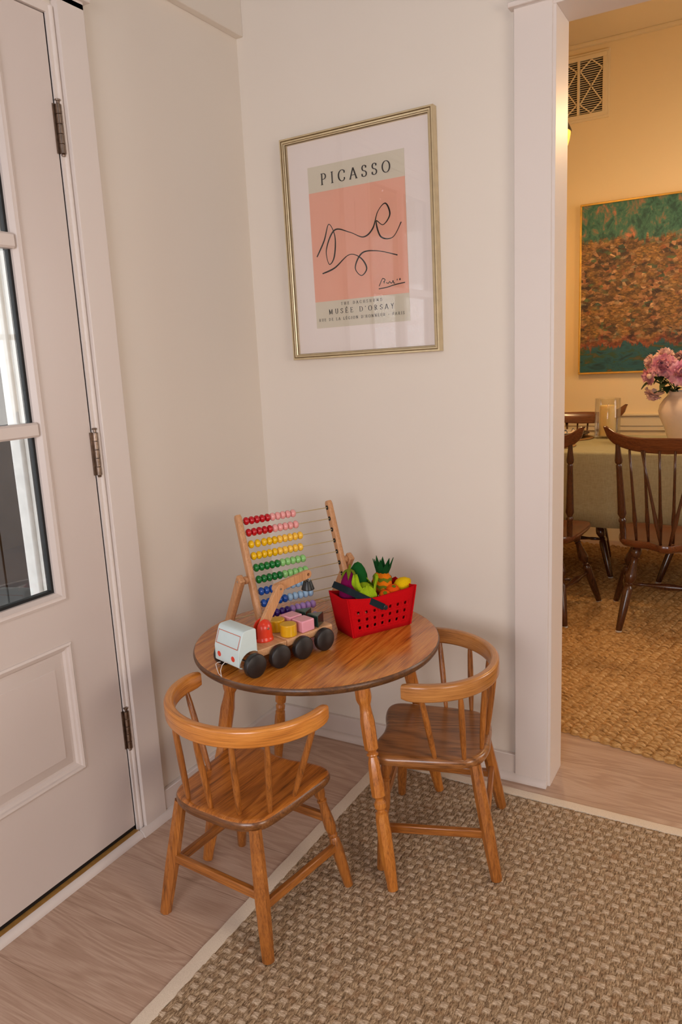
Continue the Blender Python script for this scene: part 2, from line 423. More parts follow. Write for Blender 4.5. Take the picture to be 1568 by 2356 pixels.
# ------------------------------------------------------------------ glazed door
GY0, GY1, GZ0, GZ1 = -1.487, -0.884, 0.747, 1.975
door = struct(empty('door_1', (0, 0, 0)))
DB = 0.031
dy0, dy1 = DY0+0.003, DY1-0.003
PY0, PY1, PZ0, PZ1 = -1.505, -0.866, 0.28, 0.616
m = M()
X0, X1 = -0.044, 0.0
gi = 0.022
m.box((X0, GY1+gi, DB), (X1, dy1, DZ-0.003)).box((X0, dy0, DB), (X1, GY0-gi, DZ-0.003))
m.box((X0, GY0-gi, GZ1+gi), (X1, GY1+gi, DZ-0.003)).box((X0, GY0-gi, PZ1), (X1, GY1+gi, GZ0-gi)).box((X0, GY0-gi, DB), (X1, GY1+gi, PZ0))
slab = m.obj('door_slab', DOORP, door)
m = M(); fnp = lambda y, z, d: (d, y, z)
def inset(i, d): return (PY0+i, PY1-i, PZ0+i, PZ1-i, d)
m.nested([inset(-0.002, 0.0), inset(-0.001, 0.003), inset(0.004, 0.0052), inset(0.009, 0.003), inset(0.011, -0.002), inset(0.016, -0.004), inset(0.020, -0.009), inset(0.026, -0.010), inset(0.052, -0.002), inset(0.053, -0.0005)], fnp)
m.obj('raised_panel', DOORP, door, smooth='auto', angle=25)
m = M()
def gl(i, d): return (GY0-i, GY1+i, GZ0-i, GZ1+i, d)
m.nested([gl(0.024, -0.001), gl(0.024, 0.004), gl(0.018, 0.006), gl(0.013, 0.004), gl(0.010, 0.004), gl(0.001, -0.006), gl(0.0, -0.020)], fnp, fill=False)
m.obj('glazing_bead', DOORP, door, smooth='auto', angle=25)
m = M()
def gl2(i, d): return (GY0+i, GY1-i, GZ0+i, GZ1-i, d)
m.nested([gl2(-0.002, -0.0125), gl2(0.006, -0.0125), gl2(0.006, -0.030), gl2(-0.002, -0.030)], fnp, fill=False)
m.obj('gasket', BLACK, door)
g = NT('door_glass'); g.b.inputs['Transmission Weight'].default_value = 1.0; g.b.inputs['Roughness'].default_value = 0.0; g.b.inputs['IOR'].default_value = 1.45
g.base((0.96, 0.97, 0.96, 1))
gn = g.noise(g.coord(), 40, 2); g.base(g.ramp(gn, [(0.4, (0.94, 0.95, 0.94, 1)), (0.6, (0.97, 0.98, 0.97, 1))]))
GLASS = g.m
M().box((-0.022, GY0+0.001, GZ0+0.001), (-0.018, GY1-0.001, GZ1-0.001)).obj('pane', GLASS, door)
MZ = (1.1385, 1.552); MYC = (GY0+GY1)/2
for z in MZ:
    mm = M().nested([(GY0, GY1, z-0.0165, z+0.0165, -0.017), (GY0, GY1, z-0.0165, z+0.0165, 0.002), (GY0, GY1, z-0.012, z+0.012, 0.006)], fnp)
    mm.obj('muntin', DOORP, door)
M().nested([(MYC-0.015, MYC+0.015, GZ0, GZ1, -0.017), (MYC-0.015, MYC+0.015, GZ0, GZ1, 0.001), (MYC-0.011, MYC+0.011, GZ0, GZ1, 0.005)], fnp).obj('muntin', DOORP, door)
M().box((-0.036, dy0+0.004, 0.0188), (-0.003, dy1, DB+0.002)).obj('door_sweep', BLACK, door)
kn = M().lathe([(0.028, 0.001), (0.028, 0.006), (0.012, 0.008), (0.010, 0.03), (0.022, 0.036), (0.028, 0.05), (0.022, 0.066), (0.0, 0.07)], (0, 0, 0), n=20)
ko = kn.obj('door_knob', NICKEL, door, smooth=True); ko.matrix_local = Matrix.Translation((0.0, DY0+0.07, 0.95)) @ Matrix.Rotation(R(90), 4, 'Y')
def hinge(zt, zb):
    h = M(); L = zt-zb
    y, x = -0.7215, 0.0075
    h.box((0.0002, y-0.0115, zb), (0.0035, y-0.0045, zt))
    h.box((0.0065, y+0.002, zb), (0.0085, y+0.006, zt))
    for i in range(5):
        a = zb + L*i/5; b = a + L/5 - 0.0008
        h.lathe([(0.0066, 0.0), (0.0072, 0.03), (0.0072, 0.97), (0.0066, 1.0)], (x, y, a), (x, y, b), n=16)
    h.lathe([(0.0035, 0), (0.0035, 0.006), (0.0065, 0.0065), (0.0068, 0.0095), (0.004, 0.011), (0, 0.0112)], (x, y, zt), n=14)
    h.lathe([(0, -0.006), (0.004, -0.0055), (0.005, -0.002), (0.004, 0)], (x, y, zb), n=14)
    h.obj('hinge', NICKEL, door, smooth='auto')
hinge(1.866, 1.759); hinge(1.116, 1.009); hinge(0.370, 0.262)

# ------------------------------------------------------------------ outside of the door
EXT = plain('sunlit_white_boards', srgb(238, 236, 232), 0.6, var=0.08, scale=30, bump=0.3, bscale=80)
SIDING = plain('darkened_grey_boards', srgb(46, 40, 38), 0.7, var=0.3, scale=12)  # boards darkened so the door pane shows its reflections
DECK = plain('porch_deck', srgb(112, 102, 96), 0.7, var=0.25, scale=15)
struct(M().box((-5.5, -4.2, -0.20), (-0.12, 0.0, -0.06)).obj('ground_porch', DECK))
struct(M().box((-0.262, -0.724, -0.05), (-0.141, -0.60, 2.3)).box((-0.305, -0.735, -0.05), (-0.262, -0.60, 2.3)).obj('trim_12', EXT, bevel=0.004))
m = M()
for i in range(16): m.box((-0.70-0.16*i, -0.30, -0.06), (-0.70-0.16*i+0.15, -0.27, 2.6))
m.box((-3.4, -0.27, -0.06), (-0.34, -0.25, 2.6)).box((-0.56, -0.31, -0.06), (-0.34, -0.27, 2.6))
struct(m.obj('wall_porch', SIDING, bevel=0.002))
LEAFM = plain('hedge_leaves', srgb(104, 92, 34), 0.6, var=0.6, scale=3)
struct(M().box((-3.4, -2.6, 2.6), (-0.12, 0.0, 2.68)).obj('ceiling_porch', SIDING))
def foliage(name, c, rad, n, label):
    m = M()
    rnd = random.Random(3)
    for i in range(n):
        u = Vector((rnd.gauss(0, 1), rnd.gauss(0, 1), rnd.gauss(0, 1))).normalized()
        p = Vector(c) + Vector((u.x*rad[0], u.y*rad[1], u.z*rad[2]))*rnd.uniform(0.3, 1.0)
        a = Vector((rnd.gauss(0, 1), rnd.gauss(0, 1), rnd.gauss(0, 1))).normalized(); b = a.cross(u).normalized()
        s = rnd.uniform(0.10, 0.20)
        m.add([p, p+(a+b*0.5)*s*0.6, p+a*s*1.5, p+(a-b*0.5)*s*0.6], [(0, 1, 2, 3)])
    e = empty(name, (c[0], c[1], -0.06), 0, label, 'tree')
    o = m.obj('foliage', LEAFM, e); o.location = (-c[0], -c[1], 0.06)
    M().lathe([(0.05, 0), (0.035, c[2])], (0, 0, 0), n=8).obj('stem', plain('bark', srgb(80, 62, 48), 0.9), e)
foliage('garden_tree', (-3.3, -7.2, 2.2), (2.3, 1.0, 2.4), 9000, 'leafy garden tree outside, reflected in the glass of the framed print')

# ================================================================== RUGS
RZ = 0.0065
def rug_mat():
    t = NT('seagrass_weave')
    tc = t.node('ShaderNodeTexCoord')
    at = t.node('ShaderNodeAttribute', attribute_name='weave'); sp = t.node('ShaderNodeSeparateColor'); t.link(at.outputs['Color'], sp.inputs[0])
    knot = sp.outputs[0]
    n1 = t.noise(t.coord((1, 0.22, 1)), 420, 4, 0.7); n2 = t.noise(t.coord((0.22, 1, 1)), 420, 4, 0.7)
    f = t.node('ShaderNodeMix', data_type='FLOAT'); t.link(knot, f.inputs[0]); t.link(n1, f.inputs[2]); t.link(n2, f.inputs[3])
    c1 = t.ramp(f.outputs[0], [(0.32, srgb(62, 45, 29)), (0.48, srgb(156, 129, 98)), (0.68, srgb(222, 196, 162))])  # dark low stop paints shade into the gaps between strands
    c2 = t.ramp(f.outputs[0], [(0.30, srgb(130, 104, 78)), (0.5, srgb(198, 175, 148)), (0.70, srgb(236, 216, 190))])
    c = t.mix(knot, c1, c2)
    pn = t.noise(tc.outputs['Object'], 38, 3)
    c = t.mix(t.ramp(pn, [(0.55, (0, 0, 0, 1)), (0.75, (0.45, 0.45, 0.45, 1))]), c, srgb(150, 104, 62))
    t.base(c); t.set(Roughness=0.75); t.b.inputs['Specular IOR Level'].default_value = 0.35
    t.bump(f.outputs[0], 0.9, 0.002); return t.m
def heightfield(name, x0, x1, y0, y1, dx, dy, fn, mat, parent=None, attr=None):
    nx = int(round((x1-x0)/dx))+1; ny = int(round((y1-y0)/dy))+1
    X, Y = np.meshgrid(np.linspace(x0, x1, nx), np.linspace(y0, y1, ny))
    Z, A, X2, Y2 = fn(X, Y)
    co = np.stack([X2, Y2, Z], -1).astype(np.float32).reshape(-1, 3)
    idx = np.arange(nx*ny).reshape(ny, nx)
    q = np.stack([idx[:-1, :-1], idx[:-1, 1:], idx[1:, 1:], idx[1:, :-1]], -1).reshape(-1, 4).astype(np.int32)
    me = bpy.data.meshes.new(name); me.vertices.add(len(co)); me.vertices.foreach_set('co', co.ravel())
    me.loops.add(q.size); me.loops.foreach_set('vertex_index', q.ravel())
    me.polygons.add(len(q)); me.polygons.foreach_set('loop_start', np.arange(0, q.size, 4, dtype=np.int32)); me.polygons.foreach_set('loop_total', np.full(len(q), 4, dtype=np.int32))
    me.polygons.foreach_set('use_smooth', np.ones(len(q), dtype=bool))
    me.update(calc_edges=True)
    if A is not None:
        ca = me.color_attributes.new(attr, 'FLOAT_COLOR', 'POINT')
        a = np.ones((nx*ny, 4), np.float32); a[:, 0] = A.ravel(); a[:, 1] = A.ravel(); a[:, 2] = A.ravel()
        ca.data.foreach_set('color', a.ravel())
    me.validate()
    return link_obj(name, me, mat, parent)
rug = empty('seagrass_rug', (1.2, -1.1, 0), 0, 'tan basketweave seagrass rug with pale cloth border on oak floor', 'rug')
PX, PY = 0.01535, 0.0267
nzr = np.random.RandomState(5)
def vnoise(X, Y, s, seed):
    rs = np.random.RandomState(seed); g = rs.rand(256, 256)
    u = X/s; v = Y/s; i = np.floor(u).astype(int); j = np.floor(v).astype(int); fu = u-i; fv = v-j
    fu = fu*fu*(3-2*fu); fv = fv*fv*(3-2*fv)
    a = g[i % 256, j % 256]; b = g[(i+1) % 256, j % 256]; c = g[i % 256, (j+1) % 256]; d = g[(i+1) % 256, (j+1) % 256]
    return (a*(1-fu)+b*fu)*(1-fv)+(c*(1-fu)+d*fu)*fv
def weave(X, Y):
    wx = X + 0.0016*(vnoise(X, Y, 0.03, 1)-0.5)*2; wy = Y + 0.0022*(vnoise(X, Y, 0.025, 2)-0.5)*2
    cu = (wx-0.7391)/PX; ci = np.round(cu).astype(int); lu = cu-ci          # -0.5..0.5 across warp
    rv = (wy+0.9524)/PY; par = (ci % 2)
    kv = (rv-par)/2.0; kj = np.round(kv); lv = (kv-kj)*2*PY                # metres from knot centre
    d = np.abs(lv); kn = np.clip((0.0072-d)/0.0016, 0, 1)
    # warp float: arch of period 2*PY, four twisted strands
    warp = 0.0030*np.clip(np.sin(np.clip((d-0.004)/(PY-0.004), 0, 1)*np.pi/2), 0, 1)**0.6 + 0.0014*np.sqrt(np.clip(1-(lu*2)**2, 0, 1))
    st = np.abs(np.sin(np.pi*(lu*4 + 0.35 + lv*70)))
    warp += 0.0013*(st-0.6)
    knot = 0.0030 + 0.0010*np.sqrt(np.clip(1-(lv/0.0075)**2, 0, 1)) + 0.0008*np.sqrt(np.clip(1-(lu*1.7)**2, 0, 1))
    knot += 0.0011*(np.abs(np.sin(np.pi*(lv/0.0044 + lu*1.1)))-0.6)
    z = RZ-0.0045 + np.where(kn > 0.5, knot, warp) + 0.0010*(vnoise(X, Y, 0.006, 4)-0.5)
    edge = np.abs(lu) > 0.44
    z = np.where(edge & (kn < 0.5), z-0.0012, z)
    return z, kn, X, Y
RX0, RX1, RY0, RY1 = 0.472, 2.45, -2.3, -0.112
rg = heightfield('weave', RX0, RX1, RY0, RY1, 0.0019, 0.0024, lambda X, Y: (lambda r: (r[0], r[1], r[2]-1.2, r[3]+1.1))(weave(X, Y)), rug_mat(), rug, 'weave')
M().box((RX0-1.2, RY0+1.1, 0.0005), (RX1-1.2, RY1+1.1, 0.0022)).obj('backing', plain('rug_backing', srgb(120, 100, 76), 0.9), rug)
BIND = NT('linen_binding'); bn = BIND.noise(BIND.coord((1, 1, 1)), 520, 3, 0.7)
BIND.base(BIND.ramp(bn, [(0.3, srgb(214, 198, 176)), (0.7, srgb(238, 224, 204))])); BIND.set(Roughness=0.9); BIND.bump(bn, 0.25, 0.0006)
def binding(a, b, side, w):
    a = Vector(a); b = Vector(b); side = Vector(side); n = 160; rnd = random.Random(3)
    rs = []
    for i in range(n+1):
        c = a.lerp(b, i/n); wob = 0.0012*math.sin(i*1.7)+rnd.uniform(-0.0006, 0.0006); ob = 0.0006*math.sin(i*0.9)
        rs.append([c+side*(-w/2+ob)+Vector((0, 0, 0.0006)), c+side*(-w/2+ob)+Vector((0, 0, 0.004)), c+side*(w*0.1)+Vector((0, 0, 0.0066)), c+side*(w/2+wob)+Vector((0, 0, 0.0062)), c+side*(w/2+wob)+Vector((0, 0, 0.0006))])
    return rs
m = M(); m.rings(binding((0.4545-1.2, RY0+1.1, 0), (0.4545-1.2, -0.072+1.1, 0), (1, 0, 0), 0.036))
m.rings(binding((0.4375-1.2, -0.089+1.1, 0.0003), (RX1-1.2, -0.098+1.1, 0.0003), (0, -1, 0), 0.036))
m.obj('binding', BIND.m, rug, smooth='auto', angle=50)

# jute rug in the dining room
def jute_mat():
    t = NT('braided_jute'); v = t.coord((0.35, 1, 1)); n = t.noise(v, 110, 3, 0.5); n2 = t.noise(t.coord(), 17, 3)
    c = t.ramp(n, [(0.28, srgb(124, 88, 44)), (0.5, srgb(196, 152, 92)), (0.75, srgb(228, 192, 138))])
    c = t.mix(t.math('MULTIPLY', n2, 0.35), c, srgb(172, 120, 62)); t.base(c); t.set(Roughness=0.7); t.bump(n, 0.5, 0.0015); return t.m
JX, JY = 0.034, 0.0235
def jute(X, Y):
    wx = X+0.004*(vnoise(X, Y, 0.08, 11)-0.5)*2; wy = Y+0.005*(vnoise(X, Y, 0.06, 12)-0.5)*2
    u = wx/JX; i = np.floor(u).astype(int); fu = u-i-0.5
    v = wy/JY + 0.5*(i % 2) + 0.35*np.abs(fu); j = np.floor(v); fv = v-j
    py_ = np.where(fv < 0.2, np.sin(fv/0.2*np.pi/2), 1-0.8*((fv-0.2)/0.8)**1.3)
    prof = np.sqrt(np.clip(1-(2*fu)**2*0.80, 0, 1))*py_
    z = 0.001+0.0185*prof*(0.75+0.4*vnoise(i*0.7+0.01, j*0.7, 1.0, 13)) + 0.0012*(vnoise(X, Y, 0.004, 14)-0.5)
    return z, None, X, Y
JR = (-0.35, 2.35, 0.29, 3.0)
ju = empty('jute_rug', (1.0, 1.70, 0), R(-9), 'chunky golden braided jute rug under the dining table', 'rug')
def jf(X, Y):
    z, a, x, y = jute(X, Y)
    # scalloped front edge
    i = np.floor(x/JX); f = x/JX-i-0.5
    row = (y-y.min())
    y2 = y + np.where(row < 0.03, (1-row/0.03)*0.010*(2*np.abs(f))**2, 0)
    z = np.where(row < 0.0045, 0.001, z)
    return z, None, x, y2
o = heightfield('braid', -1.45, 1.35, -1.365, 1.08, 0.0042, 0.0036, jf, jute_mat(), ju)
ju.rotation_euler = (0, 0, R(-11.3))

# ================================================================== SMALL TABLE AND CHAIRS
TOPW = wood('oak_table_top', srgb(222, 146, 58), srgb(188, 108, 34), srgb(92, 48, 16), 'Y', 1.0, 0.26, 0.5, 1.2, 0.0)
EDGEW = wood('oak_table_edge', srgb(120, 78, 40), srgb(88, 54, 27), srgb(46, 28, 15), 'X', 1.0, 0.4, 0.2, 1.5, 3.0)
LEGW = wood('oak_table_leg', srgb(214, 142, 62), srgb(184, 110, 40), srgb(104, 60, 22), 'Z', 1.0, 0.32, 0.4, 0.7, 5.0, 0.35)
SEATW1 = wood('oak_seat_light', srgb(212, 134, 56), srgb(170, 98, 34), srgb(76, 42, 16), 'Y', 1.0, 0.3, 0.45, 1.1, 9.0, 0.7)
SEATW2 = wood('oak_seat_dark', srgb(170, 114, 64), srgb(138, 88, 46), srgb(76, 48, 26), 'Y', 1.0, 0.3, 0.4, 1.2, 12.5, 0.75)
RAILW = wood('bent_rail_oak', srgb(230, 156, 72), srgb(202, 126, 50), srgb(134, 76, 28), 'X', 1.0, 0.28, 0.5, 0.8, 2.0, 0.5, True)
RAILW2 = wood('bent_rail_oak_brown', srgb(206, 144, 78), srgb(176, 116, 58), srgb(116, 74, 36), 'X', 1.0, 0.3, 0.4, 0.8, 7.0, 0.5, True)
STICKW = wood('turned_stick_oak', srgb(190, 120, 52), srgb(152, 90, 34), srgb(78, 45, 18), 'Z', 1.0, 0.34, 0.35, 0.8, 4.0, 0.4)
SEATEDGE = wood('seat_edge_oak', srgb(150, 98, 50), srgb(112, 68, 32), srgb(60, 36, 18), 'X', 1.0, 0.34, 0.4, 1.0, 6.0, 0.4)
STRX = wood('stretcher_oak_across', srgb(190, 120, 52), srgb(152, 90, 34), srgb(78, 45, 18), 'X', 1.0, 0.34, 0.35, 0.8, 4.4, 0.4)
STRY = wood('stretcher_oak_along', srgb(190, 120, 52), srgb(152, 90, 34), srgb(78, 45, 18), 'Y', 1.0, 0.34, 0.35, 0.8, 4.7, 0.4)
ZINC = plain('zinc_bracket', srgb(122, 116, 106), 0.4, 0.9, var=0.3)

TC = Vector((0.439, -0.430)); TR = 0.327; TH = 0.540
tab = empty('round_table', (TC.x, TC.y, 0), 0, 'low round wooden childrens table with turned legs, toys on top', 'table')
m = M(); prof = [(0.0, 0.518), (TR-0.012, 0.518), (TR-0.005, 0.5205), (TR-0.001, 0.526), (TR, 0.531), (TR-0.001, 0.5355), (TR-0.004, 0.539), (TR-0.008, 0.540), (0.0, 0.540)]
m.lathe(prof, n=128, cap=False)
me = m.mesh('tabletop')
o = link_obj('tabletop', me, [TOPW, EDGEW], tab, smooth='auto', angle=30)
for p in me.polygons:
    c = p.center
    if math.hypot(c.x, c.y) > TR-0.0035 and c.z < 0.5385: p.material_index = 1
TLEG = [(0.0165, 0.0, 1), (0.0170, 0.10, 1), (0.0150, 0.115, 0.8), (0.0120, 0.13, 0.3), (0.0128, 0.16, 0.6), (0.0155, 0.21, 0.9), (0.0152, 0.30, 0.9), (0.0148, 0.335, 0.5), (0.0108, 0.348), (0.0105, 0.352), (0.0124, 0.358), (0.0128, 0.364), (0.0106, 0.372, 0.3),
        (0.0120, 0.40, 0.7), (0.0148, 0.50, 0.9), (0.0146, 0.555, 0.8), (0.0110, 0.568), (0.0108, 0.575), (0.0128, 0.59), (0.0124, 0.61), (0.0104, 0.620), (0.0106, 0.626), (0.0132, 0.634), (0.0130, 0.642, 0.3), (0.0140, 0.66, 0.9), (0.0150, 0.74, 0.9), (0.0146, 0.85, 0.8), (0.0118, 0.955, 0.6), (0.0112, 0.995, 0.5), (0.0098, 1.0, 0.4)]
feet = [((0.738, -0.622), RZ-0.001), ((0.249, -0.722), 0), ((0.132, -0.222), 0), ((0.676, -0.175), RZ-0.001)]
for (fx, fy), fz in feet:
    a = Vector((fx-TC.x, fy-TC.y, fz)); d = Vector((a.x, a.y)).normalized()*0.238
    top = Vector((d.x, d.y, 0.512)); dirv = (a-top).normalized()
    lg = M().lathe([(p_[0]*1.1*(0.86 if p_[0] < 0.0112 else 1.04),)+tuple(p_[1:]) for p_ in TLEG], top, a, n=32).obj('leg', LEGW, tab, smooth='auto', angle=28)
    M().lathe([(0.0195, 0.0), (0.0195, 0.03), (0.0185, 0.034)], (top.x, top.y, 0.5175), top + dirv*0.012, n=24).lathe([(0.026, 0), (0.026, 0.003)], (top.x, top.y, 0.5145), n=24).obj('mounting_bracket', ZINC, tab, smooth='auto')

FLEG = [(0.0125, 0.0), (0.0135, 0.06), (0.0125, 0.12), (0.0090, 0.155), (0.0088, 0.165), (0.0112, 0.172), (0.0112, 0.185), (0.0092, 0.192), (0.0098, 0.24), (0.0128, 0.36), (0.0130, 0.43), (0.0108, 0.475), (0.0092, 0.49), (0.0112, 0.50), (0.0112, 0.512), (0.0092, 0.524), (0.0118, 0.55, 0.4), (0.0132, 0.64, 0.6), (0.0125, 0.80, 0.5), (0.0105, 0.99, 0.3), (0.0092, 1.0)]
RLEG = [(0.0155, 0.0, 0.9), (0.0172, 0.25, 1), (0.0180, 0.55, 1), (0.0166, 0.80, 1), (0.0148, 0.985, 1), (0.0130, 1.0, 0.9)]
STK = [(0.0048, 0.0), (0.0055, 0.04), (0.0072, 0.25), (0.0078, 0.55), (0.0070, 0.85), (0.0055, 0.97), (0.0050, 1.0)]
def kid_chair(name, loc, rz, label, seatm, railm, dz, rz_feet, railz, sh=(0, 0), rsh=(0, 0), sticks=()):
    t = empty(name, (loc[0], loc[1], 0), rz, label, 'chair', 'small bow-back chairs')
    SZ = 0.300+dz
    half = [(0.0, -0.121), (0.055, -0.120), (0.100, -0.108), (0.132, -0.078), (0.143, -0.02), (0.149, 0.06), (0.153, 0.125), (0.143, 0.156), (0.115, 0.169), (0.070, 0.166), (0.030, 0.157), (0.0, 0.155)]
    loop = [(x, y, 0) for x, y in half] + [(-x, y, 0) for x, y in reversed(half[1:-1])]
    poly = [(p.x+sh[0], p.y+sh[1]) for p in catmull(loop, 5, True)]
    n = len(poly); cx, cy = sh[0], 0.02+sh[1]
    def ring(k, z): return [(cx+(x-cx)*k, cy+(y-cy)*k, z) for x, y in poly]
    def ins(d, z):
        out = []
        for i in range(n):
            a = Vector(poly[i-1]); b = Vector(poly[(i+1) % n]); tt = (b-a).normalized(); nn = Vector((tt.y, -tt.x))
            out.append((poly[i][0]-nn.x*d, poly[i][1]-nn.y*d, z))
        return out
    rs = [ins(0.012, SZ-0.027), ins(0.004, SZ-0.0245), ins(0.0, SZ-0.017), ins(0.0, SZ-0.010), ins(0.003, SZ-0.0035), ins(0.008, SZ-0.0005), ins(0.014, SZ)]
    for k in (0.82, 0.66, 0.5, 0.34, 0.17): rs.append(ring(k, SZ - 0.0035*(1-k)**0.7*0.9))
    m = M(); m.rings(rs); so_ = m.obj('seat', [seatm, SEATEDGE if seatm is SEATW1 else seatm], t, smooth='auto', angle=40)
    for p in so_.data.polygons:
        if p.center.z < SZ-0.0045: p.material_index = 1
    zb = SZ-0.022
    tops = [(-0.112, -0.088), (0.112, -0.088), (-0.120, 0.128), (0.120, 0.128)]
    ft = [(-0.160, -0.141), (0.153, -0.141), (-0.168, 0.143), (0.172, 0.147)]
    L = []
    for i in range(4):
        a = Vector((tops[i][0]+sh[0], tops[i][1]+sh[1], zb)); b = Vector((ft[i][0], ft[i][1], rz_feet[i])); L.append((a, b))
        mm = M().lathe(RLEG if i < 2 else [(p_[0]*1.08,)+tuple(p_[1:]) for p_ in FLEG], a, b, n=8 if i < 2 else 24, phase=math.pi/8 if i < 2 else 0)
        mm.obj('leg', STICKW, t, smooth='auto', angle=30 if i >= 2 else 35, bevel=0)
    def at(i, z):
        a, b = L[i]; k = (a.z-z)/(a.z-b.z); return a.lerp(b, k)
    for i, j, z0, z1 in ((0, 1, 0.140, 0.140), (2, 3, 0.185, 0.185), (0, 2, 0.118, 0.112), (1, 3, 0.118, 0.112)):
        M().beam(at(i, z0), at(j, z1), 0.0145, 0.021).obj('stretcher', STRX if (i, j) in ((0, 1), (2, 3)) else STRY, t, bevel=0.003)
    # bow rail
    RZc = railz; pts = []
    for k in range(49):
        th = R(-11 + 202*k/48); pts.append((rsh[0]+(0.189+rsh[1])*math.cos(th), 0.040-0.172*math.sin(th), RZc+0.003*abs(math.cos(th))**3))
    prof = rrect(0.0225, 0.0425, 0.0075, 4)
    sc = [0.80, 0.96] + [1]*45 + [0.96, 0.80]
    br = M().sweep(pts, prof, scale=sc).obj('back_rail', railm, t, smooth='auto', angle=60)
    ul = br.data.uv_layers.new(name='grain'); npf = len(prof)
    for pl_ in br.data.polygons:
        for li in pl_.loop_indices:
            vi = br.data.loops[li].vertex_index; ul.data[li].uv = ((vi//npf)*0.0135, prof[vi % npf][1]+prof[vi % npf][0]*0.9)
    for bx, by, tx, ty in sticks:
        M().lathe(STK, (bx, by, SZ-0.004), (tx, ty, RZc-0.010), n=14).obj('spindle', STICKW, t, smooth=True)
    return t
kid_chair('small_chair', (0.4515, -0.788), R(-4), 'small light oak bow-back chair nearest the white door, back to the viewer', SEATW1, RAILW, 0.0, (0, RZ, 0, RZ), 0.496, (-0.013, -0.004), (-0.008, 0.006),
          [(-0.129, 0.012, -0.197, 0.024), (-0.086, -0.103, -0.106, -0.108), (-0.015, -0.104, -0.020, -0.131), (0.056, -0.091, 0.072, -0.117), (0.110, -0.052, 0.140, -0.080), (0.118, 0.024, 0.182, 0.032)])
kid_chair('small_chair', (0.7705, -0.365), R(105.6), 'small browner oak bow-back chair by the doorway casing, facing the round table', SEATW2, RAILW2, 0.006, (RZ, RZ, RZ, RZ), 0.494, (0, 0), (0, 0),
          [(-0.134, 0.006, -0.187, 0.028), (-0.128, -0.064, -0.155, -0.060), (-0.072, -0.102, -0.088, -0.112), (0.003, -0.110, 0.002, -0.132), (0.074, -0.103, 0.090, -0.112), (0.130, -0.062, 0.155, -0.058), (0.138, 0.008, 0.187, 0.028)])

# ================================================================== FRAMED PRINT
FRM = plain('champagne_frame', srgb(214, 196, 158), 0.34, 0.55, var=0.12, scale=40)
FRMH = plain('champagne_frame_groove', srgb(112, 84, 44), 0.45, 0.4, var=0.2, scale=40)
MATB = paint('mount_board', srgb(252, 238, 228), 0.8, 0.005, 0.0)
PAPER = paint('poster_paper_stone', srgb(230, 218, 194), 0.8, 0.01, 0.0)
CORAL = paint('poster_ink_coral', srgb(250, 184, 156), 0.8, 0.01, 0.0)
INK = plain('poster_ink_black', srgb(24, 20, 20), 0.8)
PCX, PCZ = 0.3965, 1.5925; FW, FH = 0.4908/2, 0.6408/2
pic = empty('framed_print', (PCX, -0.001, PCZ), 0, 'gold-framed print, coral panel with black line drawing under serif lettering', 'framed print', rot=(0, R(-0.62), 0))
FD = -0.027
loops = [(0.0, 0.0), (0.0, FD*0.92), (0.0015, FD), (0.0055, FD), (0.0065, FD+0.0015), (0.0075, FD+0.0015), (0.0085, FD+0.0002), (0.0125, FD+0.001), (0.0135, FD+0.003), (0.015, FD+0.0035), (0.0165, FD+0.0045), (0.0175, FD+0.008), (0.0175, -0.008)]
for side in range(4):
    m = M(); cor = [(-1, -1), (1, -1), (1, 1), (-1, 1)]; a = cor[side]; b = cor[(side+1) % 4]
    vs = []
    for i, d in loops:
        for c in (a, b): vs.append((c[0]*(FW-i), d, c[1]*(FH-i)))
    fs = [(2*i, 2*i+1, 2*i+3, 2*i+2) for i in range(len(loops)-1)] + [(len(vs)-2, len(vs)-1, 1, 0)]
    m.add(vs, fs)
    for i in (3, 4, 7, 10): m.mi[i] = 1
    m.obj('frame_rail', [FRM, FRMH], pic, smooth='auto', angle=20)
M().box((-FW+0.016, -0.010, -FH+0.016), (FW-0.016, -0.006, FH-0.016)).obj('mat_board', MATB, pic)
PW, PHH = 0.3125/2, 0.4610/2; pcx, pcz = -0.005, 0.0005
M().box((pcx-PW, -0.0112, pcz-PHH), (pcx+PW, -0.0100, pcz+PHH)).obj('poster', PAPER, pic)
zt = pcz+PHH-0.072; zb = pcz-PHH+0.0775
M().box((pcx-PW, -0.0116, zb), (pcx+PW, -0.0110, zt)).obj('coral_panel', CORAL, pic)
GP = NT('print_glass'); GP.base((1, 1, 1, 1)); GP.b.inputs['Roughness'].default_value = 0.0
tr = GP.node('ShaderNodeBsdfTransparent'); gls = GP.node('ShaderNodeBsdfGlossy'); gls.inputs['Roughness'].default_value = 0.0
fr = GP.node('ShaderNodeFresnel'); fr.inputs['IOR'].default_value = 1.5; mx = GP.node('ShaderNodeMixShader')
nzz = GP.noise(GP.coord(), 2.0, 1); GP.link(GP.math('MULTIPLY', fr.outputs[0], GP.math('MULTIPLY_ADD', nzz, 0.02, 0.85)), mx.inputs[0]); GP.link(tr.outputs[0], mx.inputs[1]); GP.link(gls.outputs[0], mx.inputs[2])
GP.link(mx.outputs[0], GP.n['Material Output'].inputs['Surface'])
M().box((-FW+0.0172, -0.0168, -FH+0.0172), (FW-0.0172, -0.0150, FH-0.0172)).obj('glass', GP.m, pic)
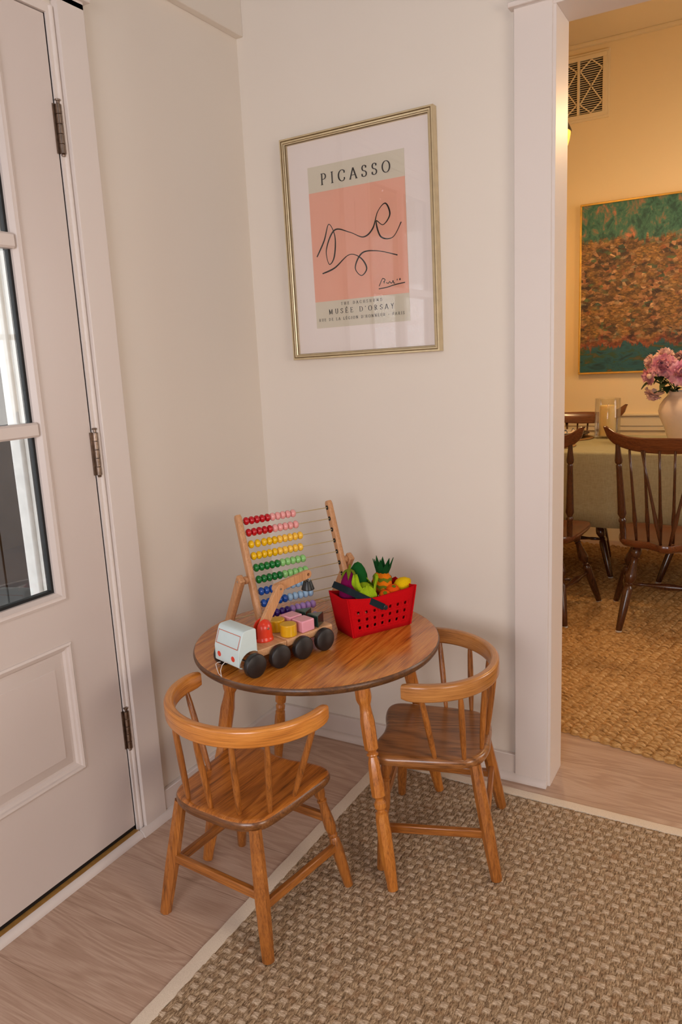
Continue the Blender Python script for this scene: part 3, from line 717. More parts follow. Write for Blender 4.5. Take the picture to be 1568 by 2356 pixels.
# serif lettering built from pen strokes (width follows stroke direction)
def arc(cx, cy, rx, ry, a0, a1, n=14): return [(cx+rx*math.cos(R(a0+(a1-a0)*i/n)), cy+ry*math.sin(R(a0+(a1-a0)*i/n))) for i in range(n+1)]
S = lambda x, y, w=0.13: [(x-w, y), (x+w, y)]
GL = {
 'A': (0.80, [[(0.05, 0), (0.40, 1)], [(0.40, 1), (0.75, 0), 'T'], [(0.18, 0.34), (0.62, 0.34)], S(0.06, 0, .1), S(0.74, 0, .12)]),
 'C': (0.78, [arc(0.44, 0.5, 0.38, 0.50, 48, 312, 24), [(0.70, 0.70), (0.70, 0.93)], [(0.70, 0.30), (0.70, 0.12)]]),
 'D': (0.84, [[(0.17, 0), (0.17, 1), 'T'], [(0.05, 1), (0.36, 1)] + arc(0.36, 0.5, 0.42, 0.50, 90, -90, 20) + [(0.05, 0)]]),
 'E': (0.66, [[(0.17, 0), (0.17, 1), 'T'], [(0.05, 1), (0.58, 1), (0.58, 0.85)], [(0.17, 0.52), (0.46, 0.52)], [(0.46, 0.43), (0.46, 0.61)], [(0.05, 0), (0.62, 0), (0.62, 0.17)]]),
 'G': (0.86, [arc(0.45, 0.5, 0.39, 0.50, 48, 320, 24), [(0.72, 0.70), (0.72, 0.93)], [(0.73, 0.08), (0.73, 0.42), 'T'], S(0.73, 0.42)]),
 'H': (0.84, [[(0.17, 0), (0.17, 1), 'T'], [(0.67, 0), (0.67, 1), 'T'], [(0.17, 0.5), (0.67, 0.5)], S(.17, 0), S(.17, 1), S(.67, 0), S(.67, 1)]),
 'I': (0.36, [[(0.18, 0), (0.18, 1), 'T'], S(.18, 0), S(.18, 1)]),
 'L': (0.64, [[(0.17, 0), (0.17, 1), 'T'], S(.17, 1), [(0.05, 0), (0.60, 0), (0.60, 0.2)]]),
 'M': (1.00, [[(0.14, 0), (0.16, 1)], [(0.16, 1), (0.49, 0.05), 'T'], [(0.49, 0.05), (0.82, 1)], [(0.82, 1), (0.85, 0), 'T'], S(.14, 0, .1), S(.85, 0, .12), [(0.04, 1), (0.18, 1)], [(0.80, 1), (0.95, 1)]]),
 'N': (0.86, [[(0.15, 0), (0.15, 1)], [(0.15, 1), (0.69, 0.02), 'T'], [(0.69, 0), (0.69, 1)], S(.15, 0, .11), [(0.03, 1), (0.16, 1)], S(.69, 1, .12)]),
 'O': (0.88, [arc(0.44, 0.5, 0.38, 0.50, 90, 450, 36)]),
 'P': (0.66, [[(0.17, 0), (0.17, 1), 'T'], [(0.05, 1), (0.34, 1)] + arc(0.34, 0.74, 0.25, 0.26, 90, -90, 14) + [(0.17, 0.48)], S(.17, 0)]),
 'R': (0.76, [[(0.17, 0), (0.17, 1), 'T'], [(0.05, 1), (0.34, 1)] + arc(0.34, 0.75, 0.23, 0.25, 90, -90, 14) + [(0.17, 0.50)], [(0.36, 0.50), (0.66, 0.02), 'T'], S(.17, 0), [(0.62, 0), (0.76, 0)]]),
 'S': (0.60, [arc(0.31, 0.755, 0.21, 0.245, 40, 255, 16)[:-1] + arc(0.29, 0.25, 0.24, 0.25, 72, -145, 16), [(0.49, 0.76), (0.49, 0.96)], [(0.08, 0.05), (0.08, 0.27)]]),
 'T': (0.72, [[(0.36, 0), (0.36, 1), 'T'], [(0.06, 0.83), (0.06, 1), (0.66, 1), (0.66, 0.83)], S(.36, 0)]),
 'U': (0.82, [[(0.17, 1), (0.17, 0.36), 'T'], arc(0.41, 0.36, 0.24, 0.36, 180, 360, 16) + [(0.65, 1)], S(.17, 1), S(.65, 1, .11)]),
 'Y': (0.76, [[(0.10, 1), (0.38, 0.46), 'T'], [(0.38, 0.46), (0.66, 1)], [(0.38, 0), (0.38, 0.47), 'T'], S(.10, 1, .1), S(.66, 1, .1), S(.38, 0)]),
 "'": (0.20, [[(0.08, 0.80), (0.12, 1.0), 'T']]), '-': (0.42, [[(0.06, 0.42), (0.36, 0.42), 'T']]), ' ': (0.42, [])}
GL['É'] = (0.66, GL['E'][1] + [[(0.28, 1.10), (0.44, 1.28), 'T']])
def ribbon(m, pts, wf, y, org, s):
    n = len(pts); V = []
    for i in range(n):
        a = pts[max(i-1, 0)]; b = pts[min(i+1, n-1)]; dx, dy = b[0]-a[0], b[1]-a[1]; L = math.hypot(dx, dy) or 1
        w = wf(dx/L, dy/L, i)/2; nx, ny = -dy/L, dx/L
        V += [(org[0]+(pts[i][0]+nx*w)*s, y, org[1]+(pts[i][1]+ny*w)*s), (org[0]+(pts[i][0]-nx*w)*s, y, org[1]+(pts[i][1]-ny*w)*s)]
    m.add(V, [(2*i, 2*i+2, 2*i+3, 2*i+1) for i in range(n-1)])
def lettering(name, text, cx, z, size, width):
    adv = [GL[c][0] for c in text]; tot = sum(adv); tr_ = (width/size-tot)/(len(text)-1)
    x = -width/size/2; m = M(); yy = -0.0122
    for k, c in enumerate(text):
        for j, st in enumerate(GL[c][1]):
            T = st[-1] == 'T'; p = st[:-1] if T else st
            wf = (lambda dx, dy, i: 0.14) if T else (lambda dx, dy, i: 0.055+0.09*abs(dy)**1.5)
            ribbon(m, p, wf, yy - 0.00004*(j % 3), (cx + x*size, z), size)
        x += adv[k]+tr_
    return m.obj(name, INK, pic)
def u2(px, pz): return pcx-PW+px*2*PW, pcz-PHH+pz*2*PHH
lettering('lettering', 'PICASSO', u2(0.50, 0)[0], pcz+PHH-0.0535, 0.0300, 0.2270)
lettering('lettering', 'THE DACHSHUND', u2(0.505, 0)[0], zb-0.0150, 0.0080, 0.1370)
lettering('lettering', "MUSÉE D'ORSAY", u2(0.495, 0)[0], zb-0.0385, 0.0138, 0.2180)
lettering('lettering', "RUE DE LA LÉGION D'HONNEUR - PARIS", u2(0.49, 0)[0], zb-0.0580, 0.0080, 0.2860)
# plain looping pen line in the middle of the coral panel
def q2(a, b): return (pcx-PW + a*2*PW, zb + b*(zt-zb))
dr = M()
for pts in ([(0.05, 0.42), (0.14, 0.56), (0.20, 0.70), (0.26, 0.58), (0.24, 0.40), (0.18, 0.34), (0.16, 0.48), (0.26, 0.64), (0.42, 0.60), (0.56, 0.54), (0.66, 0.60), (0.72, 0.74), (0.80, 0.80), (0.84, 0.70), (0.77, 0.62), (0.70, 0.66), (0.74, 0.52), (0.86, 0.50), (0.95, 0.62)],
            [(0.10, 0.26), (0.24, 0.30), (0.40, 0.40), (0.52, 0.36), (0.58, 0.26), (0.52, 0.20), (0.46, 0.28), (0.54, 0.40), (0.70, 0.40), (0.90, 0.34)]):
    c = [(p.x, p.y) for p in catmull([(*q2(*p), 0) for p in pts], 10)]
    ribbon(dr, c, lambda dx, dy, i: 0.0034+0.0012*math.sin(i*0.21), -0.0122, (0, 0), 1.0)
dr.obj('line_drawing', INK, pic)
sg = M()
for k, pts in enumerate(([(0.70, 0.085), (0.735, 0.145), (0.75, 0.148), (0.765, 0.135), (0.745, 0.118)], [(0.752, 0.105), (0.757, 0.125)], [(0.775, 0.112), (0.79, 0.102), (0.80, 0.104), (0.81, 0.116), (0.822, 0.102), (0.835, 0.104), (0.845, 0.122), (0.85, 0.100), (0.862, 0.098)], [(0.885, 0.118), (0.888, 0.132)], [(0.91, 0.118), (0.915, 0.134), (0.918, 0.118)], [(0.695, 0.062), (0.78, 0.068), (0.86, 0.083), (0.965, 0.094)])):
    c = [(p.x, p.y) for p in catmull([(*q2(*p), 0) for p in pts], 6)]
    ribbon(sg, c, lambda dx, dy, i: 0.0022 if k < 5 else 0.0027, -0.01225, (0, 0), 1.0)
sg.obj('signature', INK, pic)

# ================================================================== TOY TRUCK (local: x across from near side, y towards the back)
BEECH = wood('beech', srgb(222, 176, 132), srgb(206, 156, 112), srgb(182, 130, 88), 'X', 1.0, 0.5, 0.05, 0.4, 6.0, 0.25)
BEECHZ = wood('beech_upright', srgb(214, 164, 118), srgb(196, 142, 96), srgb(170, 118, 74), 'Z', 1.0, 0.45, 0.1, 0.3, 8.0, 0.2)
AQUA = plain('pale_aqua_paint', srgb(208, 226, 226), 0.35, var=0.02)
REDP = plain('orange_red_paint', srgb(226, 58, 30), 0.3, coat=0.2, var=0.04)
DKGR = plain('dark_green_paint', srgb(22, 58, 50), 0.2, coat=0.4)
PINK = plain('pink_paint', srgb(232, 160, 176), 0.28, coat=0.2, var=0.03)
YEL = plain('mustard_paint', srgb(222, 168, 22), 0.28, coat=0.2, var=0.04)
WHL = plain('black_wheel_stain', srgb(34, 30, 30), 0.38, var=0.3, scale=300, bump=0.2, bscale=900)
STEEL = plain('steel_pin', srgb(190, 186, 180), 0.25, 1.0)
CORD = plain('white_cord', srgb(232, 224, 214), 0.8)
tr_ang = math.atan2(0.957, 0.290)-math.pi/2
# local y axis -> (0.29,0.957); local x axis -> (0.957,-0.29) so "l" is -x
truck = empty('toy_crane_truck', (0.453, -0.717, TH+0.0004), tr_ang, 'wooden toy crane truck with pale aqua cab and black wheels on the round table', 'toy truck')
def T_(s, l, z): return (-l, s, z)
# cab
prof = [(-0.031, 0.026), (-0.0353, 0.030), (-0.0357, 0.064), (-0.0345, 0.069), (-0.0205, 0.108), (-0.0165, 0.113), (-0.011, 0.1145), (0.015, 0.1145), (0.0187, 0.111), (0.0187, 0.0585)]
for i in range(9):
    a = R(52+ (172-52)*i/8); prof.append((0.0+0.0345*math.cos(a), 0.027+0.0345*math.sin(a)))
prof.append((-0.024, 0.025))
cab = M().prism(prof, lambda x, y, sd: T_(x, 0.021+0.098*sd, y)).obj('cab', AQUA, truck, bevel=0.0035, segs=3)
def cabpt(u, v, eps=0.0006):   # u across 0..1 from near side, v up the sloped windshield 0..1
    a = Vector((-0.0353, 0.069)); b = Vector((-0.0195, 0.109)); c = a.lerp(b, v); n = Vector((-(b-a).y, (b-a).x)).normalized()
    return T_(c.x+n.x*eps, 0.021+0.098*u, c.y+n.y*eps)
m = M(); rr = [(0.06, 0.10), (0.06, 0.84), (0.94, 0.84), (0.94, 0.10)]
for i in range(4):
    a = rr[i]; b = rr[(i+1) % 4]; wu, wv = 0.007, 0.017
    u0, u1 = sorted((a[0], b[0])); v0, v1 = sorted((a[1], b[1]))
    q_ = [(u0-wu, v0-wv), (u1+wu, v0-wv), (u1+wu, v1+wv), (u0-wu, v1+wv)] if u0 == u1 or v0 == v1 else []
    m.add([cabpt(u, v, 0.0005) for u, v in q_]+[cabpt(u, v, 0.0009) for u, v in q_], [(0,1,2,3),(4,5,6,7),(0,1,5,4),(1,2,6,5),(2,3,7,6),(3,0,4,7)])
m.obj('windshield_outline', plain('rust_line', srgb(206, 96, 60), 0.5), truck)
for u in (0.25, 0.82):
    M().lathe([(0.0068, 0), (0.0068, 0.9), (0.0, 1.0)], T_(-0.0340, 0.021+0.098*u, 0.0465), T_(-0.0363, 0.021+0.098*u, 0.0465), n=24).obj('headlight', REDP, truck)
m = M().tube([Vector(T_(-0.036+a, 0.021+0.098*b, c)) for a, b, c in ((0.002, .50, .030), (-0.005, .52, .034), (-0.011, .56, .027), (-0.014, .60, .014), (-0.016, .56, .004), (-0.018, .50, .0014), (-0.016, .66, .005), (-0.010, .82, .012), (-0.007, .90, .020), (-0.004, .84, .025), (-0.002, .76, .027))], 0.0009, 6)
m.obj('pull_cord', CORD, truck, smooth=True)
# bed in two blocks
def rbox(a, b, name, mat, parent, bev): return M().box(a, b).obj(name, mat, parent, bevel=bev, segs=3)
rbox(T_(0.0195, 0.020, 0.0385), T_(0.1068, 0.120, 0.0568), 'front_bed', BEECH, truck, 0.002)
rbox(T_(0.1084, 0.020, 0.0385), T_(0.262, 0.120, 0.0568), 'rear_bed', BEECH, truck, 0.005)
M().box(T_(0.016, 0.045, 0.026), T_(0.24, 0.095, 0.039)).obj('chassis', BEECH, truck, bevel=0.002)
for s in (0.0, 0.0745, 0.1475, 0.2195):
    ax = M().lathe([(0.0032, 0), (0.0032, 1)], T_(s, 0.014, 0.0292), T_(s, 0.126, 0.0292), n=10).obj('axle', STEEL, truck, smooth='auto')
    for l0, l1 in ((0.0, 0.016), (0.140, 0.124)):
        M().lathe([(0.0262, 0.0), (0.0286, 0.12), (0.0292, 0.30), (0.0292, 0.85), (0.0280, 1.0)], T_(s, l0, 0.0292), T_(s, l1, 0.0292), n=48).obj('wheel', WHL, truck, smooth='auto', angle=45)
# crane mount: domed turret with a slot
def dome_half(l_in, l_out):
    m = M(); rs = []
    zs = [(0.0245, 0.0570), (0.0254, 0.0580), (0.0254, 0.0625), (0.0240, 0.0645), (0.0234, 0.068), (0.0232, 0.084)] + [(0.0232*math.cos(R(a)), 0.0865+0.0245*math.sin(R(a))) for a in (0, 15, 30, 45, 60, 72, 82)]
    return zs
slotA, slotB = 0.0635, 0.0765
zs = dome_half(0, 0)
for sgn in (-1, 1):
    rs = []
    lim = 0.0065
    for r, z in zs:
        r = max(r, 0.0068); a = math.acos(min(1, lim/r)); ring = []
        for i in range(17):
            th = -a + 2*a*i/16
            ring.append(T_(0.0745+r*math.sin(th), 0.070+sgn*r*math.cos(th), z))
        rs.append(ring)
    M().rings(rs, closed=True).obj('crane_turret', REDP, truck, smooth='auto', angle=35)
M().lathe([(0.0242, 0), (0.0242, 0.004)], T_(0.0745, 0.070, 0.0568), n=48).obj('turret_base', REDP, truck, smooth='auto')
M().lathe([(0.0034, 0), (0.0034, 0.8), (0.0022, 1.0)], T_(0.0745, 0.06, 0.090), T_(0.0745, 0.0452, 0.090), n=14).obj('pin', STEEL, truck, smooth='auto')
def arm(name, p, q, w, l0, l1, holes=True):
    p = Vector(p); q = Vector(q); d = (q-p).normalized(); nrm = Vector((-d.y, d.x)); poly = []
    for i in range(13):
        a = R(90+180*i/12); poly.append(p + d*math.cos(a)*w/2 + nrm*math.sin(a)*w/2)
    for i in range(13):
        a = R(-90+180*i/12); poly.append(q + d*math.cos(a)*w/2 + nrm*math.sin(a)*w/2)
    return M().prism([(v.x, v.y) for v in poly], lambda x, y, sd: T_(x, l0+(l1-l0)*sd, y)).obj(name, BEECHZ, truck, bevel=0.0012)
J0, J1, J2 = (0.0745, 0.0895), (0.1345, 0.1722), (0.2370, 0.1840)
arm('lower_arm', J0, J1, 0.0245, 0.0645, 0.0755)
ua = arm('upper_arm', J1, J2, 0.0225, 0.0765, 0.0875)
cut = bpy.data.objects.new('hole_cutter', M().lathe([(0.0042, 0), (0.0042, 1)], T_(J2[0], 0.070, J2[1]), T_(J2[0], 0.095, J2[1]), n=24).mesh('cut'))
cut.parent = truck; COL.objects.link(cut)
dg = bpy.context.evaluated_depsgraph_get()
bmod = ua.modifiers.new('hole', 'BOOLEAN'); bmod.object = cut; bmod.solver = 'EXACT'
bpy.context.view_layer.update(); dg = bpy.context.evaluated_depsgraph_get()
nm = bpy.data.meshes.new_from_object(ua.evaluated_get(dg)); ua.modifiers.clear(); ua.data = nm
bpy.data.objects.remove(cut)
M().lathe([(0.0036, 0), (0.0036, 0.85), (0.0026, 1.0)], T_(J1[0], 0.088, J1[1]), T_(J1[0], 0.0632, J1[1]), n=14).obj('pin', STEEL, truck, smooth='auto')
hx, hz = J2; hl = 0.082
M().tube([T_(hx+0.0026*math.sin(a), hl+0.009*math.cos(a)*0.9, hz-0.0085+0.0105*math.sin(a+1.2)*0.9) for a in [i*2*math.pi/18 for i in range(18)]], 0.0008, 6, closed=True).obj('hook_ring', STEEL, truck, smooth=True)
M().lathe([(0.0155, 0), (0.0172, 0.0015), (0.0170, 0.003), (0.0108, 0.0225), (0.0100, 0.0240), (0.0, 0.0243)], T_(hx, hl, hz-0.0415), n=36).lathe([(0.002, 0), (0.002, 0.004)], T_(hx, hl, hz-0.0175), n=8).obj('hanging_weight', plain('black_gloss_weight', srgb(14, 14, 14), 0.38), truck, smooth='auto')
# cargo blocks: loose on the bed
TM = Matrix.Translation((0.453, -0.717, TH+0.0004)) @ Matrix.Rotation(tr_ang, 4, 'Z')
def cargo(name, s, l, label, grp, build, mat, bev):
    p = TM @ Vector(T_(s, l, 0.0571))
    me = build(); o = link_obj(name, me, mat, None, False, bev, 3); o.location = p; o.rotation_euler = (0, 0, tr_ang); tag(o, label, 'toy block', grp)
BH = 0.0300
cyl = lambda: M().lathe([(0.0208, 0), (0.0208, BH)], n=48).mesh('cylinder_block')
cub = lambda: M().box((-0.0205, -0.0205, 0), (0.0205, 0.0205, BH)).mesh('cube_block')
tri = lambda: M().prism([(-0.021, -0.017), (0.021, -0.017), (0.0, 0.021)], lambda x, y, sd: (x, y, BH*sd)).mesh('prism_block')
cargo('cylinder_block', 0.1340, 0.044, 'mustard yellow toy cylinder on the truck bed, nearer of two', 'blocks on the toy truck', cyl, YEL, 0.002)
cargo('cylinder_block', 0.1370, 0.094, 'mustard yellow toy cylinder behind the other, beside the red turret', 'blocks on the toy truck', cyl, YEL, 0.002)
cargo('cube_block', 0.1830, 0.044, 'pink toy cube on the truck bed, nearer of two', 'blocks on the toy truck', cub, PINK, 0.003)
cargo('cube_block', 0.1850, 0.093, 'pink toy cube on the far side of the truck bed', 'blocks on the toy truck', cub, PINK, 0.003)
cargo('prism_block', 0.2320, 0.045, 'dark green toy prism at the bed end, nearer of two', 'blocks on the toy truck', tri, DKGR, 0.0016)
cargo('prism_block', 0.2340, 0.094, 'dark green toy prism on the far side of the bed end', 'blocks on the toy truck', tri, DKGR, 0.0016)

# ================================================================== ABACUS
AW, AH = 0.271, 0.3277; aph, ath = 1.0786, 0.3364
ab = empty('bead_abacus', (0.322, -0.4977, TH+0.0003), aph, 'wooden abacus with rows of coloured beads leaning on rear legs, on the table', 'abacus')
wv = Vector((0, math.sin(ath), math.cos(ath))); pv = Vector((0, math.cos(ath), -math.sin(ath)))
def AP(x, t, d=0.0): return Vector((x, 0, 0.0105)) + wv*t + pv*d
for x in (-0.0085, AW+0.0085):
    m = M(); rs = []
    for t in (-0.009, -0.004, 0.0, AH-0.006, AH-0.001, AH+0.004):
        k = 1 if 0 <= t <= AH-0.006 else (0.93 if t in (-0.004, AH-0.001) else 0.75)
        rs.append([AP(x+a*k, t, b*k) for a, b in rrect(0.0165, 0.0240, 0.0055, 3)])
    m.rings(rs).obj('side_post', BEECHZ, ab, smooth='auto', angle=50)
cols = [((190, 18, 30), (236, 164, 160)), ((190, 18, 30), (236, 164, 160)), ((236, 188, 10), (246, 196, 66)), ((236, 188, 10), (246, 196, 66)), ((18, 118, 48), (140, 200, 118)), ((18, 118, 48), (140, 200, 118)), ((24, 76, 158), (150, 186, 216)), ((24, 76, 158), (150, 186, 216)), ((66, 34, 124), (168, 132, 198)), ((66, 34, 124), (168, 132, 198))]
BM = {}
BRASS = plain('brass_rod', srgb(214, 196, 150), 0.35, 0.5)
cnames = {0: ('red', 'pale pink'), 2: ('yellow', 'light yellow'), 4: ('green', 'pale green'), 6: ('blue', 'pale blue'), 8: ('purple', 'lilac')}
bead0 = {}
for i in range(10):
    t = 0.3122-0.0325*i
    rod = M().tube([AP(-0.004, t), AP(AW+0.004, t)], 0.00135, 8).obj('rod', BRASS, ab, smooth='auto')
    M().lathe([(0.0066, 0), (0.0066, 1)], AP(AW+0.0010, t), AP(AW-0.0004, t), n=20).obj('rod_socket', BLACK, ab)
    xs = [0.0130+0.0161*k for k in range(10)]
    if i == 2: xs = [x+(0.007 if k > 1 else (0.0035 if k > 0 else 0)) for k, x in enumerate(xs)]
    if i == 1: xs[-1] += 0.0012
    for k in range(10):
        c = cols[i][0 if k < 5 else 1]
        if c not in bead0:
            mt = plain('bead_'+cnames[i-i % 2][0 if k < 5 else 1].replace(' ', '_'), srgb(*c), 0.22, coat=0.3, var=0.02)
            pr = [(0.0018, -0.0078)] + [(0.0112*math.cos(R(a))**0.8, 0.0080*math.sin(R(a))) for a in range(-72, 73, 12)] + [(0.0018, 0.0078)]
            bead0[c] = M().lathe(pr, (0, 0, 0), n=24)
            bead0[c] = (bead0[c].mesh('bead'), mt); bead0[c][0].materials.append(mt)
            for p in bead0[c][0].polygons: p.use_smooth = True
        o = bpy.data.objects.new('bead', bead0[c][0]); COL.objects.link(o); o.parent = ab
        o.location = AP(xs[k], t); o.rotation_euler = (0, R(90), 0)
        o['label'] = cnames[i-i % 2][0 if k < 5 else 1]+' bead'
# rear support legs with pivots
piv_t = 0.155
for x, sx in ((-0.0085, -1), (AW+0.0085, 1)):
    pv0 = AP(x+sx*0.008, piv_t, 0.004); pv1 = AP(x+sx*0.021, piv_t, 0.004)
    M().lathe([(0.009, 0), (0.0105, 0.2), (0.0105, 0.75), (0.008, 1)], pv0, pv1, n=20).obj('pivot_washer', BEECHZ, ab, smooth='auto')
    a = AP(x+sx*0.030, piv_t, 0.004); b = Vector((a.x, 0.163, 0.0))
    d = (b-a).normalized(); a2 = a - d*0.013; b2 = a + d*((a.z-0.011)/-d.z if d.z < 0 else 0.15)
    up = Vector((1, 0, 0))
    M().beam(a2, b2, 0.0265, 0.0175, up=(1, 0, 0)).obj('rear_leg', BEECHZ, ab, bevel=0.004)
    M().lathe([(0.0032, 0), (0.0026, 1)], a+Vector((sx*0.0080, 0, 0)), a+Vector((sx*0.0092, 0, 0)), n=12).obj('screw', STEEL, ab)
    if sx < 0: fa = b2
    else: fb = b2
M().tube([fa+Vector((0.0, -0.002, 0.008)), fb+Vector((0, -0.002, 0.008))], 0.0016, 8).obj('foot_rod', BRASS, ab, smooth='auto')

# ================================================================== FELT BASKET
BO = Vector((0.5490, -0.308, TH+0.0004)); bang = math.atan2(0.859, 0.513)
FRED = felt('red_felt', srgb(204, 10, 20)); FBLK = felt('dark_felt_strap', srgb(34, 44, 50))
bk = empty('felt_basket', BO, bang, 'red felt shopping basket with punched holes and dark handle, on the round table', 'basket')
bhx, bhy, thx, thy, BHt = 0.0915, 0.043, 0.1085, 0.050, 0.113
def wallpt(side, u, h, off=0.0):
    """side 0:-y front,1:+x,2:+y,3:-x ; u -1..1, h 0..1"""
    hx = bhx+(thx-bhx)*h; hy = bhy+(thy-bhy)*h
    sag = 0.010*(1-u*u)*(h**3) if side in (0, 2) else 0.004*(1-u*u)*(h**3)
    blg = 0.0035*(1-u*u)*math.sin(math.pi*h)
    z = BHt*h - sag + 0.0012*math.sin(5*u+side)*h
    r = 1.0
    rnd = (0.012 if side in (0, 2) else 0.012)*max(0, 1-h*6)
    if side == 0: p = Vector((u*hx, -hy-blg-off, z))
    elif side == 2: p = Vector((-u*hx, hy+blg+off, z))
    elif side == 1: p = Vector((hx+blg+off, u*hy, z))
    else: p = Vector((-hx-blg-off, -u*hy, z))
    p.x *= 1-rnd*1.0; p.y *= 1-rnd*2
    return p
def holed_wall(side):
    """grid sheet with octagonal holes"""
    m = M()
    W_ = 2*(bhx if side in (0, 2) else bhy)
    hs = []
    if side in (0, 2):
        cx = [(-0.0745+0.0243*i)/0.100 for i in range(7)]; cz = [0.235, 0.425, 0.62]
        hs = [(a, b) for b in cz for a in cx if not (side == 0 and b > 0.6 and -0.1 < a < 0.02 and False)]
        U = [-1, -0.86]; 
        us = sorted(set([-1.0]+[x for a in cx for x in (a-0.115, a+0.115)]+[1.0])); zs_ = sorted(set([0.0]+[x for b in cz for x in (b-0.088, b+0.088)]+[0.85, 1.0]))
        ru, rz_ = 0.042, 0.042
    else:
        us = [-1, -0.5, 0, 0.5, 1]; zs_ = [0, 0.25, 0.5, 0.75, 0.9, 1]; cx = []; cz = []; ru = rz_ = 0
    def cell(u0, u1, z0, z1, hole):
        if not hole:
            nu = max(1, int((u1-u0)/0.25)+1)
            for i in range(nu):
                a = u0+(u1-u0)*i/nu; b = u0+(u1-u0)*(i+1)/nu
                m.add([wallpt(side, a, z0), wallpt(side, b, z0), wallpt(side, b, z1), wallpt(side, a, z1)], [(0, 1, 2, 3)])
            return
        uc, zc = (u0+u1)/2, (z0+z1)/2; sq = []; ci = []
        for k in range(16):
            a = 2*math.pi*k/16+math.pi/4; c, s = math.cos(a), math.sin(a); q = max(abs(c), abs(s))
            sq.append(wallpt(side, uc+(u1-u0)/2*c/q, zc+(z1-z0)/2*s/q)); ci.append(wallpt(side, uc+ru*c*0.95, zc+rz_*1.05*s))
        b = len(m.v)
        m.add(sq+ci, [(k, (k+1) % 16, 16+(k+1) % 16, 16+k) for k in range(16)])
    for i in range(len(us)-1):
        for j in range(len(zs_)-1):
            uc = (us[i]+us[i+1])/2; zc = (zs_[j]+zs_[j+1])/2
            hole = any(abs(uc-a) < 0.02 for a in cx) and any(abs(zc-b) < 0.02 for b in cz)
            cell(us[i], us[i+1], zs_[j], zs_[j+1], hole)
    return m
mm = M()
for sd in range(4):
    w_ = holed_wall(sd); mm.add(w_.v, w_.f)
mm.add([wallpt(0, -1, 0), wallpt(0, 1, 0), wallpt(2, -1, 0), wallpt(2, 1, 0)], [(0, 1, 2, 3)])
me = mm.mesh('basket_body')
bm = bmesh.new(); bm.from_mesh(me); bmesh.ops.remove_doubles(bm, verts=bm.verts, dist=0.0006); bmesh.ops.recalc_face_normals(bm, faces=bm.faces); bm.to_mesh(me); bm.free()
bo = link_obj('basket_body', me, FRED, bk, smooth='auto', angle=50)
so = bo.modifiers.new('t', 'SOLIDIFY'); so.thickness = 0.0024; so.offset = -1
# corner seam
for sx in (-1, 1):
    M().sweep([Vector((sx*(bhx+(thx-bhx)*h), -(bhy+(thy-bhy)*h)-0.0002, 0.003+BHt*h*0.97)) for h in [i/8 for i in range(9)]], rrect(0.004, 0.0036, 0.0012, 2), up=(0, -1, 0)).obj('seam', FRED, bk, smooth='auto')
# strap handle folded over to the left
def strap():
    P0 = Vector((0.000, -0.0545, 0.072)); P1 = Vector((-0.097, -0.036, 0.132)); P2 = Vector((-0.101, 0.034, 0.1335)); P3 = Vector((-0.004, 0.0545, 0.078))
    c = catmull([P0, P0.lerp(P1, 0.35)+Vector((0, -0.002, 0.0)), P0.lerp(P1, 0.75), P1, P1.lerp(P2, 0.5)+Vector((-0.002, 0, 0.001)), P2, P2.lerp(P3, 0.5), P3], 6)
    m = M(); rs = []
    n = len(c)
    for i, p in enumerate(c):
        d = (c[min(i+1, n-1)]-c[max(i-1, 0)]).normalized(); t = i/(n-1)
        out = Vector((0, -1, 0)) if t < 0.35 else (Vector((0, 1, 0)) if t > 0.65 else Vector((-1, 0, 0.3)))
        if 0.35 <= t <= 0.65: out = Vector((-0.5, -1+2*(t-0.35)/0.3, 0.5)) if True else out
        out = (out - d*out.dot(d)).normalized(); w = d.cross(out).normalized()
        rs.append([p+w*0.0088+out*0.0011, p+w*0.0088-out*0.0011, p-w*0.0088-out*0.0011, p-w*0.0088+out*0.0011])
    m.rings(rs); return m
strap().obj('handle', FBLK, bk, smooth='auto', angle=60)
M().lathe([(0.0068, 0), (0.0068, 0.6), (0.0052, 0.75), (0.0052, 0.9), (0.0, 1.0)], (0.004, -0.0552, 0.0705), (0.004, -0.0590, 0.0705), n=24).obj('handle_rivet', plain('black_snap', srgb(30, 36, 40), 0.35), bk, smooth='auto')
BMX = Matrix.Translation(BO) @ Matrix.Rotation(bang, 4, 'Z')
def food(name, loc, label, cat, rot=(0, 0, 0)):
    o = empty(name, BMX @ Vector(loc), 0, label, cat, 'felt food in the basket'); o.rotation_euler = (Matrix.Rotation(bang, 4, 'Z') @ Matrix.Rotation(rot[2], 4, 'Z') @ Matrix.Rotation(rot[1], 4, 'Y') @ Matrix.Rotation(rot[0], 4, 'X')).to_euler(); return o
def blob(prof, n=28, wob=0.0, seed=1, sq=(1, 1)):
    m = M().lathe(prof, n=n); rnd = random.Random(seed)
    ph = [rnd.uniform(0, 6) for _ in range(4)]
    m.v = [((x*(1+wob*math.sin(3*math.atan2(y, x)+ph[0]+z*60))) * sq[0], (y*(1+wob*math.sin(2*math.atan2(y, x)+ph[1]+z*80)))*sq[1], z) for x, y, z in m.v]
    return m
EGP = felt('purple_felt', srgb(122, 10, 74)); OLV = felt('olive_felt', srgb(112, 124, 30)); GRN = felt('green_felt', srgb(24, 92, 38)); LIME = felt('lime_felt', srgb(158, 190, 30)); ORG = felt('orange_felt', srgb(240, 128, 20)); DORG = felt('deep_orange_felt', srgb(238, 92, 16)); LEM = felt('lemon_felt', srgb(244, 200, 14)); CRM = felt('cream_felt', srgb(220, 214, 160)); LEAFG = felt('forest_felt', srgb(22, 76, 34))
e = food('felt_aubergine', (-0.074, 0.006, 0.062), 'purple felt aubergine standing in the left end of the red basket', 'toy vegetable', (0, R(4), 0)); e.scale = (1.2, 1.2, 1.02)
